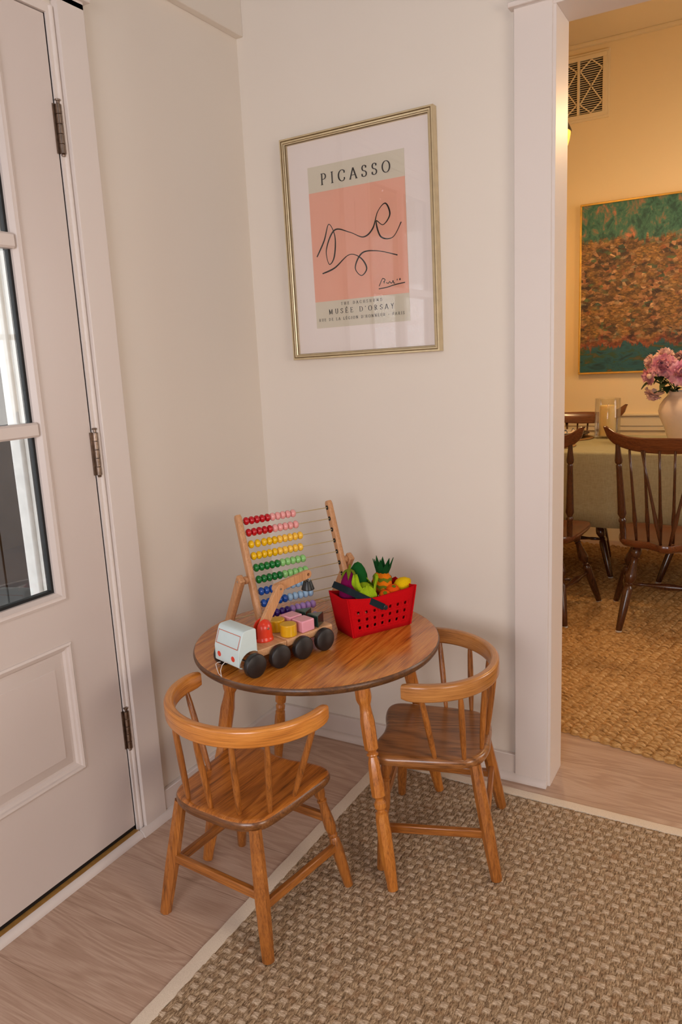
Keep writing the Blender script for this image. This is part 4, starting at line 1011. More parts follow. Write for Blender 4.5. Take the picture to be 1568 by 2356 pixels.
blob([(0.0, 0.0), (0.012, 0.002), (0.020, 0.012), (0.0225, 0.03), (0.0215, 0.055), (0.0175, 0.08), (0.0125, 0.097), (0.007, 0.106), (0.0, 0.109)], 28, 0.02, 2).obj('body', EGP, e, smooth=True)
m = M()
for k in range(5):
    a = k*2*math.pi/5+0.3; ca, sa = math.cos(a), math.sin(a); cb, sb = math.cos(a+0.5), math.sin(a+0.5); cd, sdd = math.cos(a-0.5), math.sin(a-0.5)
    m.add([(0, 0, 0.1140), (0.0105*cb, 0.0105*sb, 0.1080), (0.0188*ca, 0.0188*sa, 0.086), (0.0105*cd, 0.0105*sdd, 0.1080), (0.0150*ca, 0.0150*sa, 0.1030)], [(0, 1, 4), (0, 4, 3), (1, 2, 4), (4, 2, 3)])
m.tube([(0, 0, 0.110), (0.001, 0.001, 0.117), (0.003, 0.001, 0.123)], [0.003, 0.0026, 0.002], 8)
o = m.obj('calyx', OLV, e); so = o.modifiers.new('t', 'SOLIDIFY'); so.thickness = 0.0015
e = food('felt_avocado', (-0.036, 0.022, 0.100), 'dark green felt avocado half with cream edge at the back of the basket', 'toy vegetable', (R(-6), R(8), 0))
pr = [(0.0, 0.0), (0.016, 0.004), (0.026, 0.018), (0.0285, 0.035), (0.026, 0.052), (0.019, 0.068), (0.010, 0.080), (0.0, 0.085)]
m = M().lathe([(r, z) for r, z in pr], n=32); m.v = [(x, y if y < 0.006 else 0.006+(y-0.006)*0.05, z) for x, y, z in m.v]; m.obj('skin', GRN, e, smooth='auto', angle=50)
m = M().lathe([(r*0.90, 0.003+z*0.95) for r, z in pr], n=32); m.v = [(x+0.0035, 0.0095+max(0, y)*0.08 if y > 0 else 0.0065, z+0.0015) for x, y, z in m.v]; m.obj('cut_face', CRM, e, smooth='auto')
e = food('felt_cabbage', (-0.034, -0.010, 0.103), 'lime green felt cabbage with loose leaves in the middle of the basket', 'toy vegetable'); e.scale = (1.12, 1.12, 1.05)
blob([(0.0, -0.03), (0.018, -0.024), (0.028, -0.008), (0.029, 0.006), (0.024, 0.020), (0.013, 0.029), (0.0, 0.032)], 28, 0.05, 5).obj('heart', LIME, e, smooth=True)
def leafm(az, tilt, ln, wd, seed, ofs=(0, 0, 0)):
    rnd = random.Random(seed); m = M(); nu, nv = 10, 8
    vs = []
    for i in range(nu+1):
        t = i/nu; w = wd*math.sin(math.pi*(0.12+0.86*t))**0.75
        for j in range(nv+1):
            s = j/nv*2-1
            x = s*w; out = 0.004+0.026*math.sin(t*1.7+0.3) + 0.006*s*s*-1; z = ln*t - 0.028
            out += 0.0028*math.sin(7*s+seed)*t + 0.002*math.sin(11*t+seed*2); out += tilt*t*t
            v = Vector((x, -out, z + 0.003*math.sin(6*s+seed*3)*t)); v = Matrix.Rotation(az, 3, 'Z') @ v + Vector(ofs); vs.append(v)
    fs = [(i*(nv+1)+j, i*(nv+1)+j+1, (i+1)*(nv+1)+j+1, (i+1)*(nv+1)+j) for i in range(nu) for j in range(nv)]
    m.add(vs, fs); return m
for k, (az, tl, ln, wd) in enumerate(((R(-15), 0.004, 0.060, 0.026), (R(60), 0.004, 0.080, 0.024), (R(-75), 0.004, 0.086, 0.021), (R(140), 0.0, 0.066, 0.022), (R(215), 0.0, 0.064, 0.022), (R(20), -0.004, 0.052, 0.020))):
    o = leafm(az, tl, ln, wd, k+1).obj('leaf', LIME, e, smooth=True); so = o.modifiers.new('t', 'SOLIDIFY'); so.thickness = 0.0016
e = food('felt_pineapple', (0.036, 0.014, 0.082), 'orange felt pineapple with green zigzag bands and dark green crown', 'toy fruit', (0, R(6), 0))
blob([(0.0, 0.0), (0.014, 0.003), (0.0245, 0.016), (0.0275, 0.034), (0.025, 0.052), (0.016, 0.064), (0.0, 0.067)], 32, 0.01, 8).obj('body', ORG, e, smooth=True)
def bodr(z):
    P = [(0.0, 0.0), (0.014, 0.003), (0.0245, 0.016), (0.0275, 0.034), (0.025, 0.052), (0.016, 0.064), (0.0, 0.067)]
    for (r0, z0), (r1, z1) in zip(P, P[1:]):
        if z0 <= z <= z1: return r0+(r1-r0)*(z-z0)/(z1-z0)
    return 0
for zc in (0.030, 0.050):
    m = M(); n = 48; vs = []
    for k in range(n+1):
        a = 2*math.pi*k/n; tri_ = abs((k % 6)-3)/3
        z0 = zc - 0.0065*tri_ + 0.004*math.sin(a); z1 = zc + 0.004 + 0.004*math.sin(a) + 0.003*abs(((k+3) % 6)-3)/3
        for z in (z0, (z0+z1)/2, z1): r = bodr(z)*1.01+0.0012; vs.append((r*math.cos(a), r*math.sin(a), z))
    m.add(vs, [(k*3+j, k*3+3+j, k*3+4+j, k*3+1+j) for k in range(n) for j in (0, 1)])
    m.obj('zigzag_band', OLV, e, smooth=True)
m = M()
for k in range(9):
    a = 2*math.pi*k/9+0.35; h = 0.038+0.006*((k*7) % 3)/2; c_, s_ = math.cos(a), math.sin(a); tx, ty = -s_, c_
    m.add([(0.013*c_-tx*0.0085, 0.013*s_-ty*0.0085, 0.062), (0.013*c_+tx*0.0085, 0.013*s_+ty*0.0085, 0.062), (0.0195*c_+tx*0.0080, 0.0195*s_+ty*0.0080, 0.062+h*0.42), (0.028*c_, 0.028*s_, 0.062+h), (0.0195*c_-tx*0.0080, 0.0195*s_-ty*0.0080, 0.062+h*0.42)], [(0, 1, 2, 4), (4, 2, 3)])
o = m.obj('crown', LEAFG, e); so = o.modifiers.new('t', 'SOLIDIFY'); so.thickness = 0.0016
e = food('felt_lemon', (0.094, -0.002, 0.102), 'yellow felt lemon at the right end of the red basket', 'toy fruit', (0, R(72), R(8)))
blob([(0.0, -0.034), (0.0045, -0.031), (0.0075, -0.026), (0.016, -0.018), (0.0215, -0.004), (0.0210, 0.008), (0.016, 0.020), (0.009, 0.027), (0.0065, 0.031), (0.0, 0.034)], 28, 0.02, 4).obj('body', LEM, e, smooth=True)
for i, (lc, lb, rt) in enumerate((((0.052, -0.020, 0.098), 'deep orange felt tangerine with olive dot, beside the felt lemon', (R(25), 0, 0)), ((0.020, -0.030, 0.094), 'deep orange felt tangerine half hidden beside the felt cabbage', (R(35), R(-20), 0)))):
    e = food('felt_tangerine', lc, lb, 'toy fruit', rt)
    rr0 = 0.0205 if i == 0 else 0.0165
    blob([(0.0, -0.8), (0.55, -0.68), (0.9, -0.35), (1.0, 0.0), (0.92, 0.4), (0.6, 0.72), (0.25, 0.80), (0.0, 0.76)], 28, 0.02, 6+i).v
    m = blob([(r*rr0, z*rr0) for r, z in [(0.0, -0.8), (0.55, -0.68), (0.9, -0.35), (1.0, 0.0), (0.92, 0.4), (0.6, 0.72), (0.25, 0.80), (0.0, 0.76)]], 28, 0.02, 6+i); m.obj('body', DORG, e, smooth=True)
    M().lathe([(0.0055, 0), (0.0055, 0.0012), (0, 0.0014)], (0, 0, 0.78*rr0), n=14).obj('stalk_dot', OLV, e, smooth='auto')

# ================================================================== DINING ROOM
DCW = wood('dark_walnut', srgb(96, 54, 32), srgb(70, 38, 22), srgb(36, 20, 14), 'Z', 1.0, 0.25, 0.6, 0.6, 2.0, 0.3)
DCX = wood('dark_walnut_crest', srgb(128, 72, 38), srgb(98, 52, 27), srgb(54, 30, 18), 'X', 1.0, 0.25, 0.6, 0.6, 5.0, 0.3)
GLIDE = plain('white_glide', srgb(220, 214, 204), 0.5)
JZ = 0.012
WLEG = [(0.011, 0.0), (0.021, 0.05), (0.023, 0.09), (0.018, 0.125), (0.012, 0.145), (0.016, 0.155), (0.013, 0.17), (0.015, 0.22), (0.024, 0.34), (0.025, 0.38), (0.017, 0.425), (0.013, 0.44), (0.019, 0.455), (0.014, 0.475), (0.019, 0.50), (0.0205, 0.53), (0.0185, 0.75), (0.014, 0.99), (0.012, 1.0)]
STL = [(0.0095, 0.0), (0.011, 0.06), (0.0165, 0.16), (0.0155, 0.185), (0.010, 0.20), (0.013, 0.215), (0.0125, 0.25), (0.0155, 0.50), (0.0175, 0.66), (0.019, 0.72), (0.011, 0.765), (0.0165, 0.785), (0.0165, 0.80), (0.0125, 0.815), (0.014, 0.90), (0.012, 1.0)]
SPI = [(0.0052, 0), (0.0055, 0.3), (0.0070, 0.62), (0.0100, 0.76), (0.0085, 0.80), (0.0055, 1.0)]
STR = [(0.007, 0), (0.009, 0.18), (0.007, 0.22), (0.010, 0.30), (0.017, 0.5), (0.010, 0.70), (0.007, 0.78), (0.009, 0.82), (0.007, 1)]
def windsor(name, loc, rz, label, group):
    t = empty(name, (loc[0], loc[1], 0), rz, label, 'dining chair', group)
    SZ = 0.425
    half = [(0.0, -0.235), (0.022, -0.232), (0.045, -0.205), (0.09, -0.175), (0.15, -0.165), (0.195, -0.135), (0.215, -0.05), (0.225, 0.08), (0.228, 0.16), (0.20, 0.205), (0.13, 0.212), (0.05, 0.195), (0.0, 0.190)]
    loop = [(x, y, 0) for x, y in half] + [(-x, y, 0) for x, y in reversed(half[1:-1])]
    poly = [(p.x, p.y) for p in catmull(loop, 4, True)]
    def ring(k, z, d=0): return [(x*k, (y-0.0)*k, z) for x, y in poly]
    M().rings([ring(0.86, SZ-0.040), ring(0.94, SZ-0.034), ring(0.99, SZ-0.020), ring(1.0, SZ-0.010), ring(0.985, SZ-0.001), ring(0.95, SZ), ring(0.85, SZ-0.004), ring(0.6, SZ-0.012), ring(0.3, SZ-0.013)]).obj('seat', DCX, t, smooth='auto', angle=50)
    tops = [(-0.125, -0.105), (0.125, -0.105), (-0.155, 0.115), (0.155, 0.115)]; ft = [(-0.180, -0.21), (0.180, -0.21), (-0.265, 0.215), (0.265, 0.215)]
    L = []
    for i in range(4):
        a = Vector((*tops[i], SZ-0.036)); b = Vector((*ft[i], JZ+0.003)); L.append((a, b))
        lg = M().lathe(WLEG, a, b, n=24).obj('leg', DCW, t, smooth='auto', angle=50)
        M().lathe([(0.0145, 0), (0.0145, 0.005)], (b.x, b.y, JZ-0.001), n=16).obj('glide', GLIDE, lg)
    def at(i, z): a, b = L[i]; return a.lerp(b, (a.z-z)/(a.z-b.z))
    s0 = at(0, 0.175); s1 = at(2, 0.175); s2 = at(1, 0.175); s3 = at(3, 0.175)
    for a, b in ((s0, s1), (s2, s3), (s0.lerp(s1, 0.5), s2.lerp(s3, 0.5))):
        M().lathe(STR, a, b, n=20).obj('stretcher', DCW, t, smooth=True)
    # crest rail with raised ears
    up = [(0.0, 0.890), (0.10, 0.889), (0.16, 0.894), (0.205, 0.908), (0.235, 0.928), (0.250, 0.938), (0.259, 0.930), (0.255, 0.905), (0.240, 0.880)]
    lo = [(0.222, 0.862), (0.19, 0.846), (0.14, 0.832), (0.08, 0.824), (0.0, 0.821)]
    pl = up + lo; full = pl + [(-x, z) for x, z in reversed(pl[1:-1])]
    # columns across for curvature
    xs = [-0.259+0.518*i/40 for i in range(41)]
    def env(x, which):
        x = abs(x); pts = up[:7] if which else [(0.259, 0.930), (0.255, 0.905), (0.240, 0.880)]+lo
        pts = sorted(pts); 
        for (a, za), (b, zb) in zip(pts, pts[1:]):
            if a <= x <= b: return za+(zb-za)*(x-a)/(b-a+1e-9)
        return pts[-1][1]
    rs = []
    for x in xs:
        yb = -0.268 + 0.055*(x/0.25)**2; zt_, zb_ = env(x, 1), env(x, 0)
        if zt_-zb_ < 0.004: zt_ = zb_+0.004
        th = 0.009; lean = 0.10
        f = lambda z, d: (x, yb + d - (z-0.86)*0.35, z)
        rs.append([f(zb_, -th*0.7), f(zb_+0.004, -th), f(zt_-0.004, -th), f(zt_, -th*0.4), f(zt_, th*0.4), f(zt_-0.004, th), f(zb_+0.004, th), f(zb_, th*0.7)])
    M().rings(rs).obj('crest_rail', DCX, t, smooth='auto', angle=50)
    for s in (-1, 1):
        M().lathe(STL, (s*0.200, -0.235, 0.858), (s*0.182, -0.130, SZ-0.006), n=20).obj('back_post', DCW, t, smooth='auto', angle=50)
    for k in (-2.5, -1.5, -0.5, 0.5, 1.5, 2.5):
        M().lathe(SPI, (k*0.060, -0.268+0.055*(k*0.06/0.25)**2, 0.835), (k*0.050, -0.160 + 0.004*abs(k), SZ-0.004), n=14).obj('spindle', DCW, t, smooth=True)
    for s in (-1, 1):
        M().lathe(SPI, (s*0.100, -0.262, 0.835), (s*0.017, -0.215, SZ-0.004), n=14).obj('brace_spindle', DCW, t, smooth=True)
    return t
GR = 'dark Windsor chairs round the dining table'
W0 = windsor('windsor_chair', (1.103, 1.540), 0, 'dark Windsor chair with its back to the doorway, below the flower vase', GR)
def cp(loc, rz, label):
    c = copy_tree(W0); c.location = (loc[0], loc[1], 0); c.rotation_euler = (0, 0, rz); c['label'] = label; return c
cp((0.505, 1.500), R(2), 'dark Windsor chair half hidden by the doorway jamb, near side of the dining table')
cp((0.475, 2.375), R(180), 'dark Windsor chair across the dining table, behind the glass candle holder')
cp((1.260, 2.350), R(178), 'dark Windsor chair across the dining table, only a front leg showing under the cloth')

# dining table and cloth
TX0, TX1, TY0, TY1, TZ = -0.35, 1.95, 1.785, 2.580, 0.757
dt = empty('dining_table', ((TX0+TX1)/2, (TY0+TY1)/2, 0), 0, 'long dining table hidden under a sage linen cloth', 'table')
ox, oy = (TX0+TX1)/2, (TY0+TY1)/2
M().box((TX0+0.01-ox, TY0+0.01-oy, TZ-0.032), (TX1-0.01-ox, TY1-0.01-oy, TZ-0.002)).obj('tabletop', DCX, dt, bevel=0.003)
for sx in (-1, 1):
    for sy in (-1, 1):
        x = sx*((TX1-TX0)/2-0.10) ; y = sy*((TY1-TY0)/2-0.10)
        M().lathe([(0.02, 0), (0.03, 0.5), (0.034, 0.85), (0.034, 1.0)], (x, y, JZ), (x, y, TZ-0.03), n=16).obj('leg', DCW, dt, smooth='auto')
LIN = NT('sage_linen'); a = LIN.noise(LIN.coord((1, 1, 0.08)), 420, 3, 0.6); b_ = LIN.noise(LIN.coord((0.08, 1, 1)), 420, 3, 0.6); c_ = LIN.noise(LIN.coord((0.3, 1, 2.0)), 9, 3)
LIN.base(LIN.mix(LIN.math('MULTIPLY', c_, 0.5), LIN.ramp(LIN.math('MULTIPLY', LIN.math('ADD', a, b_), 0.5), [(0.35, srgb(150, 142, 108)), (0.65, srgb(186, 178, 142))]), srgb(160, 152, 118)))
LIN.set(Roughness=0.9); LIN.bump(LIN.math('ADD', c_, LIN.math('MULTIPLY', a, 0.2)), 0.5, 0.004)
m = M(); rs = []
per = []
N1, N2 = 60, 24
for i in range(N1): per.append((TX0+(TX1-TX0)*i/N1, TY0, 0, -1))
for i in range(N2): per.append((TX1, TY0+(TY1-TY0)*i/N2, 1, 0))
for i in range(N1): per.append((TX1-(TX1-TX0)*i/N1, TY1, 0, 1))
for i in range(N2): per.append((TX0, TY1-(TY1-TY0)*i/N2, -1, 0))
for k, (zz, o_) in enumerate([(TZ, -0.008), (TZ-0.001, -0.003), (TZ-0.005, 0.0015), (TZ-0.012, 0.003), (0.66, 0.004), (0.56, 0.006), (0.47, 0.008), (0.385, 0.010)]):
    r = []
    for j, (x, y, nx, ny) in enumerate(per):
        w = max(0, k-3)/4*0.010*(math.sin(j*0.55)+0.6*math.sin(j*1.31+1)); oo = o_+w*0.8
        z2 = zz + (0.008*math.sin(j*0.13) if k == 7 else 0)
        r.append((x+nx*oo, y+ny*oo, z2))
    rs.append(r)
m.rings(rs, cap=False); n = len(per); m.f.append(tuple(range(n))); m.mi.append(0)
o = m.obj('tablecloth', LIN.m, None, smooth='auto', angle=50)
tag(o, 'sage green linen cloth hanging over the long dining table', 'tablecloth')
so = o.modifiers.new('t', 'SOLIDIFY'); so.thickness = 0.0014; so.offset = 1
TT = TZ+0.0016

# hurricane candle holder
CG = NT('clear_glass'); CG.base((1, 1, 1, 1)); CG.b.inputs['Roughness'].default_value = 0
tr = CG.node('ShaderNodeBsdfTransparent'); tr.inputs[0].default_value = (0.99, 0.99, 0.98, 1); gls = CG.node('ShaderNodeBsdfGlossy'); gls.inputs['Roughness'].default_value = 0.02
fr = CG.node('ShaderNodeFresnel'); fr.inputs['IOR'].default_value = 1.6; mx = CG.node('ShaderNodeMixShader'); nz_ = CG.noise(CG.coord(), 9, 1)
CG.link(CG.math('MINIMUM', CG.math('MULTIPLY', fr.outputs[0], CG.math('MULTIPLY_ADD', nz_, 0.1, 1.0)), 0.3), mx.inputs[0]); CG.link(tr.outputs[0], mx.inputs[1]); CG.link(gls.outputs[0], mx.inputs[2]); CG.link(mx.outputs[0], CG.n['Material Output'].inputs['Surface'])
WAX = plain('cream_wax', srgb(236, 206, 140), 0.5, var=0.05); WAX.node_tree.nodes['Principled BSDF'].inputs['Subsurface Weight'].default_value = 0.3
WAX.node_tree.nodes['Principled BSDF'].inputs['Subsurface Scale'].default_value = 0.02
hu = empty('hurricane_candle_holder', (0.658, 2.42, TT), 0, 'clear glass cylinder candle holder on the sage tablecloth', 'candle holder')
M().lathe([(0.0, 0.0005), (0.068, 0.0005), (0.070, 0.004), (0.070, 0.222), (0.0685, 0.224), (0.067, 0.222), (0.067, 0.014), (0.0, 0.012)], n=64).obj('glass_cylinder', CG.m, hu, smooth='auto')
ca = empty('pillar_candle', (0.658, 2.42, TT+0.0145), 0, 'cream pillar candle standing inside the glass cylinder', 'candle')
M().lathe([(0.0, 0), (0.044, 0), (0.045, 0.004), (0.045, 0.166), (0.043, 0.170), (0.036, 0.167), (0.0, 0.163)], n=48).obj('wax', WAX, ca, smooth='auto')
M().tube([(0, 0, 0.160), (0.001, 0, 0.172), (0.003, 0.001, 0.178)], 0.0012, 6).obj('wick', BLACK, ca)

# vase and peonies
VC = (1.090, 2.15)
CER = plain('glazed_ivory_ceramic', srgb(226, 206, 190), 0.12, coat=0.5, var=0.03)
va = M().lathe([(0.0, 0.0), (0.072, 0.0), (0.078, 0.004), (0.084, 0.03), (0.104, 0.09), (0.128, 0.145), (0.134, 0.175), (0.128, 0.205), (0.110, 0.232), (0.093, 0.250), (0.089, 0.262), (0.092, 0.270), (0.090, 0.272), (0.085, 0.264), (0.088, 0.248), (0.120, 0.205), (0.124, 0.17), (0.09, 0.08), (0.0, 0.02)], n=64).obj('ceramic_vase', CER, None, smooth='auto', angle=50)
va.location = (VC[0], VC[1], TT); tag(va, 'rounded glossy ivory ceramic vase on the sage tablecloth', 'vase')
PETM = NT('peony_petals'); pn = PETM.noise(PETM.coord(), 30, 3)
PETM.base(PETM.ramp(pn, [(0.3, srgb(206, 122, 156)), (0.6, srgb(238, 180, 190))])); PETM.set(Roughness=0.7); PETM.b.inputs['Subsurface Weight'].default_value = 0.15; PETM.b.inputs['Subsurface Scale'].default_value = 0.01
PALE = NT('pale_peony_petals'); pn = PALE.noise(PALE.coord(), 30, 3)
PALE.base(PALE.ramp(pn, [(0.3, srgb(216, 166, 168)), (0.6, srgb(238, 204, 190))])); PALE.set(Roughness=0.7)
STEM = plain('peony_stem', srgb(62, 78, 28), 0.6); PLEAF = plain('peony_leaf', srgb(40, 62, 24), 0.5, var=0.35, scale=40)
def peony(c, rad, face, label, mat, leaves=2, seed=1, full=1.0):
    rnd = random.Random(seed); c = Vector(c); face = Vector(face).normalized()
    e = empty('peony', c, 0, label, 'flower', 'peonies in the ivory vase')
    q_ = face.to_track_quat('Z', 'Y').to_matrix()
    m = M()
    layers = [(0.20, 5, 8), (0.38, 7, 20), (0.58, 9, 38), (0.78, 10, 58), (0.95, 11, 82), (1.0, 9, 108)]
    for li, (rr, cnt, ang) in enumerate(layers):
        for k in range(int(cnt*full)):
            az = 2*math.pi*(k+rnd.uniform(-.3, .3))/cnt + li*0.7; A = R(ang+rnd.uniform(-10, 10)); L = rad*(0.62+0.42*rr)*rnd.uniform(0.85, 1.1); wd = rad*0.46*rnd.uniform(0.85, 1.15)
            b = len(m.v); nu, nv = 5, 5; vs = []
            for i in range(nu):
                t = i/(nu-1); ph = A*(0.35+0.75*t) - 0.55*max(0, t-0.6)*1.2
                rr_ = L*t; ox_ = math.sin(ph)*rr_*0.98; oz = math.cos(ph)*rr_ - 0.25*rad
                w = wd*math.sin(math.pi*(0.12+0.70*t))
                for j in range(nv):
                    s = j/(nv-1)*2-1; rf = 0.10*rad*math.sin(5*s+seed+k)*t*t
                    cup = -0.20*rad*s*s*t
                    v = Vector((ox_+cup*math.cos(ph)*-1*-1+rf, s*w, oz - cup*0.7 + rf*0.6 - 0.10*rad*(abs(s)**3)*t)); v = Matrix.Rotation(az, 3, 'Z') @ v; vs.append(q_ @ v)
            m.add(vs, [(i*nv+j, i*nv+j+1, (i+1)*nv+j+1, (i+1)*nv+j) for i in range(nu-1) for j in range(nv-1)])
    m.obj('petals', mat, e, smooth=True)
    base = q_ @ Vector((0, 0, -0.25*rad)); tip = Vector((VC[0]+rnd.uniform(-.04, .04), VC[1]+rnd.uniform(-.04, .04), TT+0.20))-c
    mid = base.lerp(tip, 0.5) + (q_ @ Vector((0, 0, -rad*0.5))) + Vector((0, 0, 0.03))
    M().tube(catmull([base, mid, tip], 8), 0.0028, 8).obj('stem', STEM, e, smooth=True)
    for k in range(leaves):
        m = M(); p0 = base.lerp(tip, 0.20+0.16*k)+Vector((0, 0, 0.01)); az = rnd.uniform(0, 6.28); ln = rnd.uniform(0.08, 0.13)
        d = Vector((math.cos(az), math.sin(az)*0.7-0.4, -0.15)).normalized(); sd = d.cross(Vector((0, 0, 1))).normalized(); vs = []
        for i in range(8):
            t = i/7; w = 0.026*math.sin(math.pi*min(1, t*0.95+0.04))**0.8
            c0 = p0+d*ln*t+Vector((0, 0, 0.03*math.sin(t*2.4)-0.03*t*t))
            vs += [c0-sd*w+Vector((0, 0, 0.006)), c0, c0+sd*w+Vector((0, 0, 0.006))]
        m.add(vs, [(i*3+j, i*3+j+1, i*3+4+j, i*3+3+j) for i in range(7) for j in (0, 1)]); m.obj('leaf', PLEAF, e, smooth=True)
peony((0.985, 2.06, 1.165), 0.062, (-0.1, -1, 0.25), 'large pink peony at the top of the ivory vase, facing the doorway', PETM.m, 5, 1)
peony((0.985, 2.12, 1.215), 0.050, (0, -0.3, 1), 'pale pink peony rising behind the largest bloom', PALE.m, 1, 2)
peony((0.915, 2.12, 1.180), 0.045, (-1, -0.5, 0.3), 'pale pink peony at the left edge of the bunch', PALE.m, 3, 3)
peony((0.910, 2.08, 1.110), 0.042, (-1, -0.5, -0.2), 'pink peony low on the left of the bunch', PETM.m, 3, 4)
peony((0.935, 2.10, 1.015), 0.045, (-0.35, 0.1, -1), 'drooping pale peony hanging beside the vase neck', PALE.m, 1, 5)
peony((1.065, 2.03, 1.125), 0.058, (0.3, -1, 0.1), 'ruffled pink peony just above the vase rim', PETM.m, 5, 6)
peony((1.130, 2.08, 1.190), 0.055, (0.4, -0.6, 0.7), 'pink peony at the right of the bunch', PETM.m, 2, 7)
peony((1.060, 2.18, 1.205), 0.042, (0.2, 0.2, 1), 'pale peony at the back of the bunch', PALE.m, 2, 8)
peony((1.150, 2.20, 1.110), 0.050, (1, 0.2, 0.1), 'pink peony on the far right of the vase', PETM.m, 2, 9)
e = empty('peony_bud', (0.922, 2.05, 1.112), 0, 'closed pink peony bud left of the largest bloom', 'flower bud')
M().lathe([(0, -0.015), (0.010, -0.010), (0.0145, 0.0), (0.011, 0.010), (0, 0.014)], n=20).obj('petals', PALE.m, e, smooth=True)
M().lathe([(0, 0.0165), (0.006, 0.013), (0.0125, 0.005)], n=12, cap=False).obj('sepals', STEM, e, smooth=True)
M().tube(catmull([(0, 0, 0.012), (0.03, 0.02, 0.015), (0.11, 0.06, -0.06), (0.15, 0.1, -0.14)], 6), 0.002, 8).obj('stem', STEM, e, smooth=True)

# place settings
WOV = NT('woven_placemat'); wv_ = WOV.coord(); tex = WOV.node('ShaderNodeTexWave', wave_type='RINGS', rings_direction='Z'); tex.inputs['Scale'].default_value = 55; tex.inputs['Distortion'].default_value = 1.5; WOV.link(wv_, tex.inputs['Vector'])
WOV.base(WOV.ramp(tex.outputs['Fac'], [(0.2, srgb(112, 76, 34)), (0.8, srgb(186, 140, 78))])); WOV.set(Roughness=0.85); WOV.bump(tex.outputs['Fac'], 0.8, 0.002)
PORC = plain('white_porcelain', srgb(232, 222, 210), 0.15, coat=0.4, var=0.02); CHG = plain('charcoal_plate', srgb(44, 42, 44), 0.3, var=0.1)
NAP = NT('printed_napkin'); nn_ = NAP.noise(NAP.coord(), 28, 2, 0.5, 0.8); NAP.base(NAP.ramp(nn_, [(0.40, srgb(70, 78, 92)), (0.47, srgb(120, 122, 126)), (0.52, srgb(226, 206, 184))])); NAP.set(Roughness=0.9)
def placemat(x, y, label):
    o = M().lathe([(0, 0), (0.185, 0), (0.19, 0.003), (0.185, 0.006), (0, 0.006)], n=72).obj('woven_placemat', WOV.m, None, smooth='auto'); o.location = (x, y, TT); tag(o, label, 'placemat', 'woven placemats')
def plate(x, y, z, r, mat, label, name='dinner_plate', h=0.018):
    o = M().lathe([(0, 0), (r*0.6, 0), (r*0.68, 0.003), (r, h), (r*1.0, h+0.002), (r*0.98, h+0.0025), (r*0.66, 0.007), (0, 0.006)], n=64).obj(name, mat, None, smooth='auto', angle=50); o.location = (x, y, z); tag(o, label, 'plate')
placemat(0.385, 2.000, 'round woven placemat at the near left corner of the tablecloth'); plate(0.385, 2.000, TT+0.0062, 0.145, PORC, 'white plate on the near placemat, beside the doorway jamb')
placemat(0.400, 2.385, 'round woven placemat across the table, left of the candle'); plate(0.400, 2.385, TT+0.0062, 0.165, CHG, 'charcoal charger plate left of the candle holder', 'charger_plate', 0.024); plate(0.400, 2.385, TT+0.0134, 0.120, PORC, 'white plate stacked on the charcoal charger', h=0.024)
placemat(1.230, 2.390, 'round woven placemat to the right of the ivory vase'); plate(1.230, 2.390, TT+0.0062, 0.140, PORC, 'white plate to the right of the ivory vase')
def napkin(x, y, z, sx, sy, seed, label):
    rnd = random.Random(seed); m = M(); n = 18; vs = []
    for i in range(n+1):
        for j in range(n+1):
            u = i/n*2-1; v = j/n*2-1
            r = max(0, 1-(abs(u)**3))*max(0, 1-(abs(v)**4))
            zz = 0.034*r*(0.65+0.35*math.sin(5*u+seed)+0.25*math.sin(7*u+4*v+seed*2)) + 0.001
            vs.append((u*sx*(1-0.2*abs(v)), v*sy, max(0.001, zz)))
    b = [(x_, y_, -0.0005) for x_, y_, _ in vs]
    m.add(vs, [(i*(n+1)+j, (i+1)*(n+1)+j, (i+1)*(n+1)+j+1, i*(n+1)+j+1) for i in range(n) for j in range(n)])
    o = m.obj('folded_napkin', NAP.m, None, smooth=True); o.location = (x, y, z); o.rotation_euler = (0, 0, rnd.uniform(-.3, .3)); tag(o, label, 'napkin', 'printed napkins')
    so = o.modifiers.new('t', 'SOLIDIFY'); so.thickness = 0.001
napkin(0.350, 2.37, TT+0.022, 0.055, 0.06, 2, 'cream and blue printed napkin on the stacked plates, next to the jamb')
napkin(0.455, 2.37, TT+0.022, 0.048, 0.06, 5, 'cream and blue printed napkin on the stacked plates, next to the candle')
napkin(1.200, 2.37, TT+0.014, 0.070, 0.06, 3, 'printed napkin on the white plate right of the vase')

# painting
PT = NT('city_painting')
tc = PT.node('ShaderNodeTexCoord'); sp = PT.node('ShaderNodeSeparateXYZ'); PT.link(tc.outputs['Object'], sp.inputs[0])
X, Z = sp.outputs[0], sp.outputs[2]
def pv_(sx, sz, rot=0, loc=0): return PT.coord((sx, 1, sz), (0, rot, 0), (loc, 0, loc))
wob = PT.noise(pv_(3, 3), 2.0, 3)
wob2 = PT.noise(pv_(2.0, 0.35), 22, 3, 0.6)
zz = PT.math('ADD', PT.math('ADD', Z, PT.math('MULTIPLY', PT.math('SUBTRACT', wob, 0.5), 0.14)), PT.math('MULTIPLY', PT.math('SUBTRACT', wob2, 0.5), 0.16))
n1 = PT.noise(pv_(1, 1.6, 0.1), 26, 5, 0.7, 0.5); n2 = PT.noise(pv_(1, 2.2, 0, 3.0), 60, 3, 0.6, 0.3); n3 = PT.noise(pv_(1, 1.2, 0.2, 7.0), 9, 3, 0.55, 0.6)
vo = PT.node('ShaderNodeTexVoronoi'); vo.inputs['Scale'].default_value = 34; PT.link(pv_(1, 1.7, 0.06), vo.inputs['Vector'])
vs_ = PT.node('ShaderNodeSeparateColor'); PT.link(vo.outputs['Color'], vs_.inputs[0])
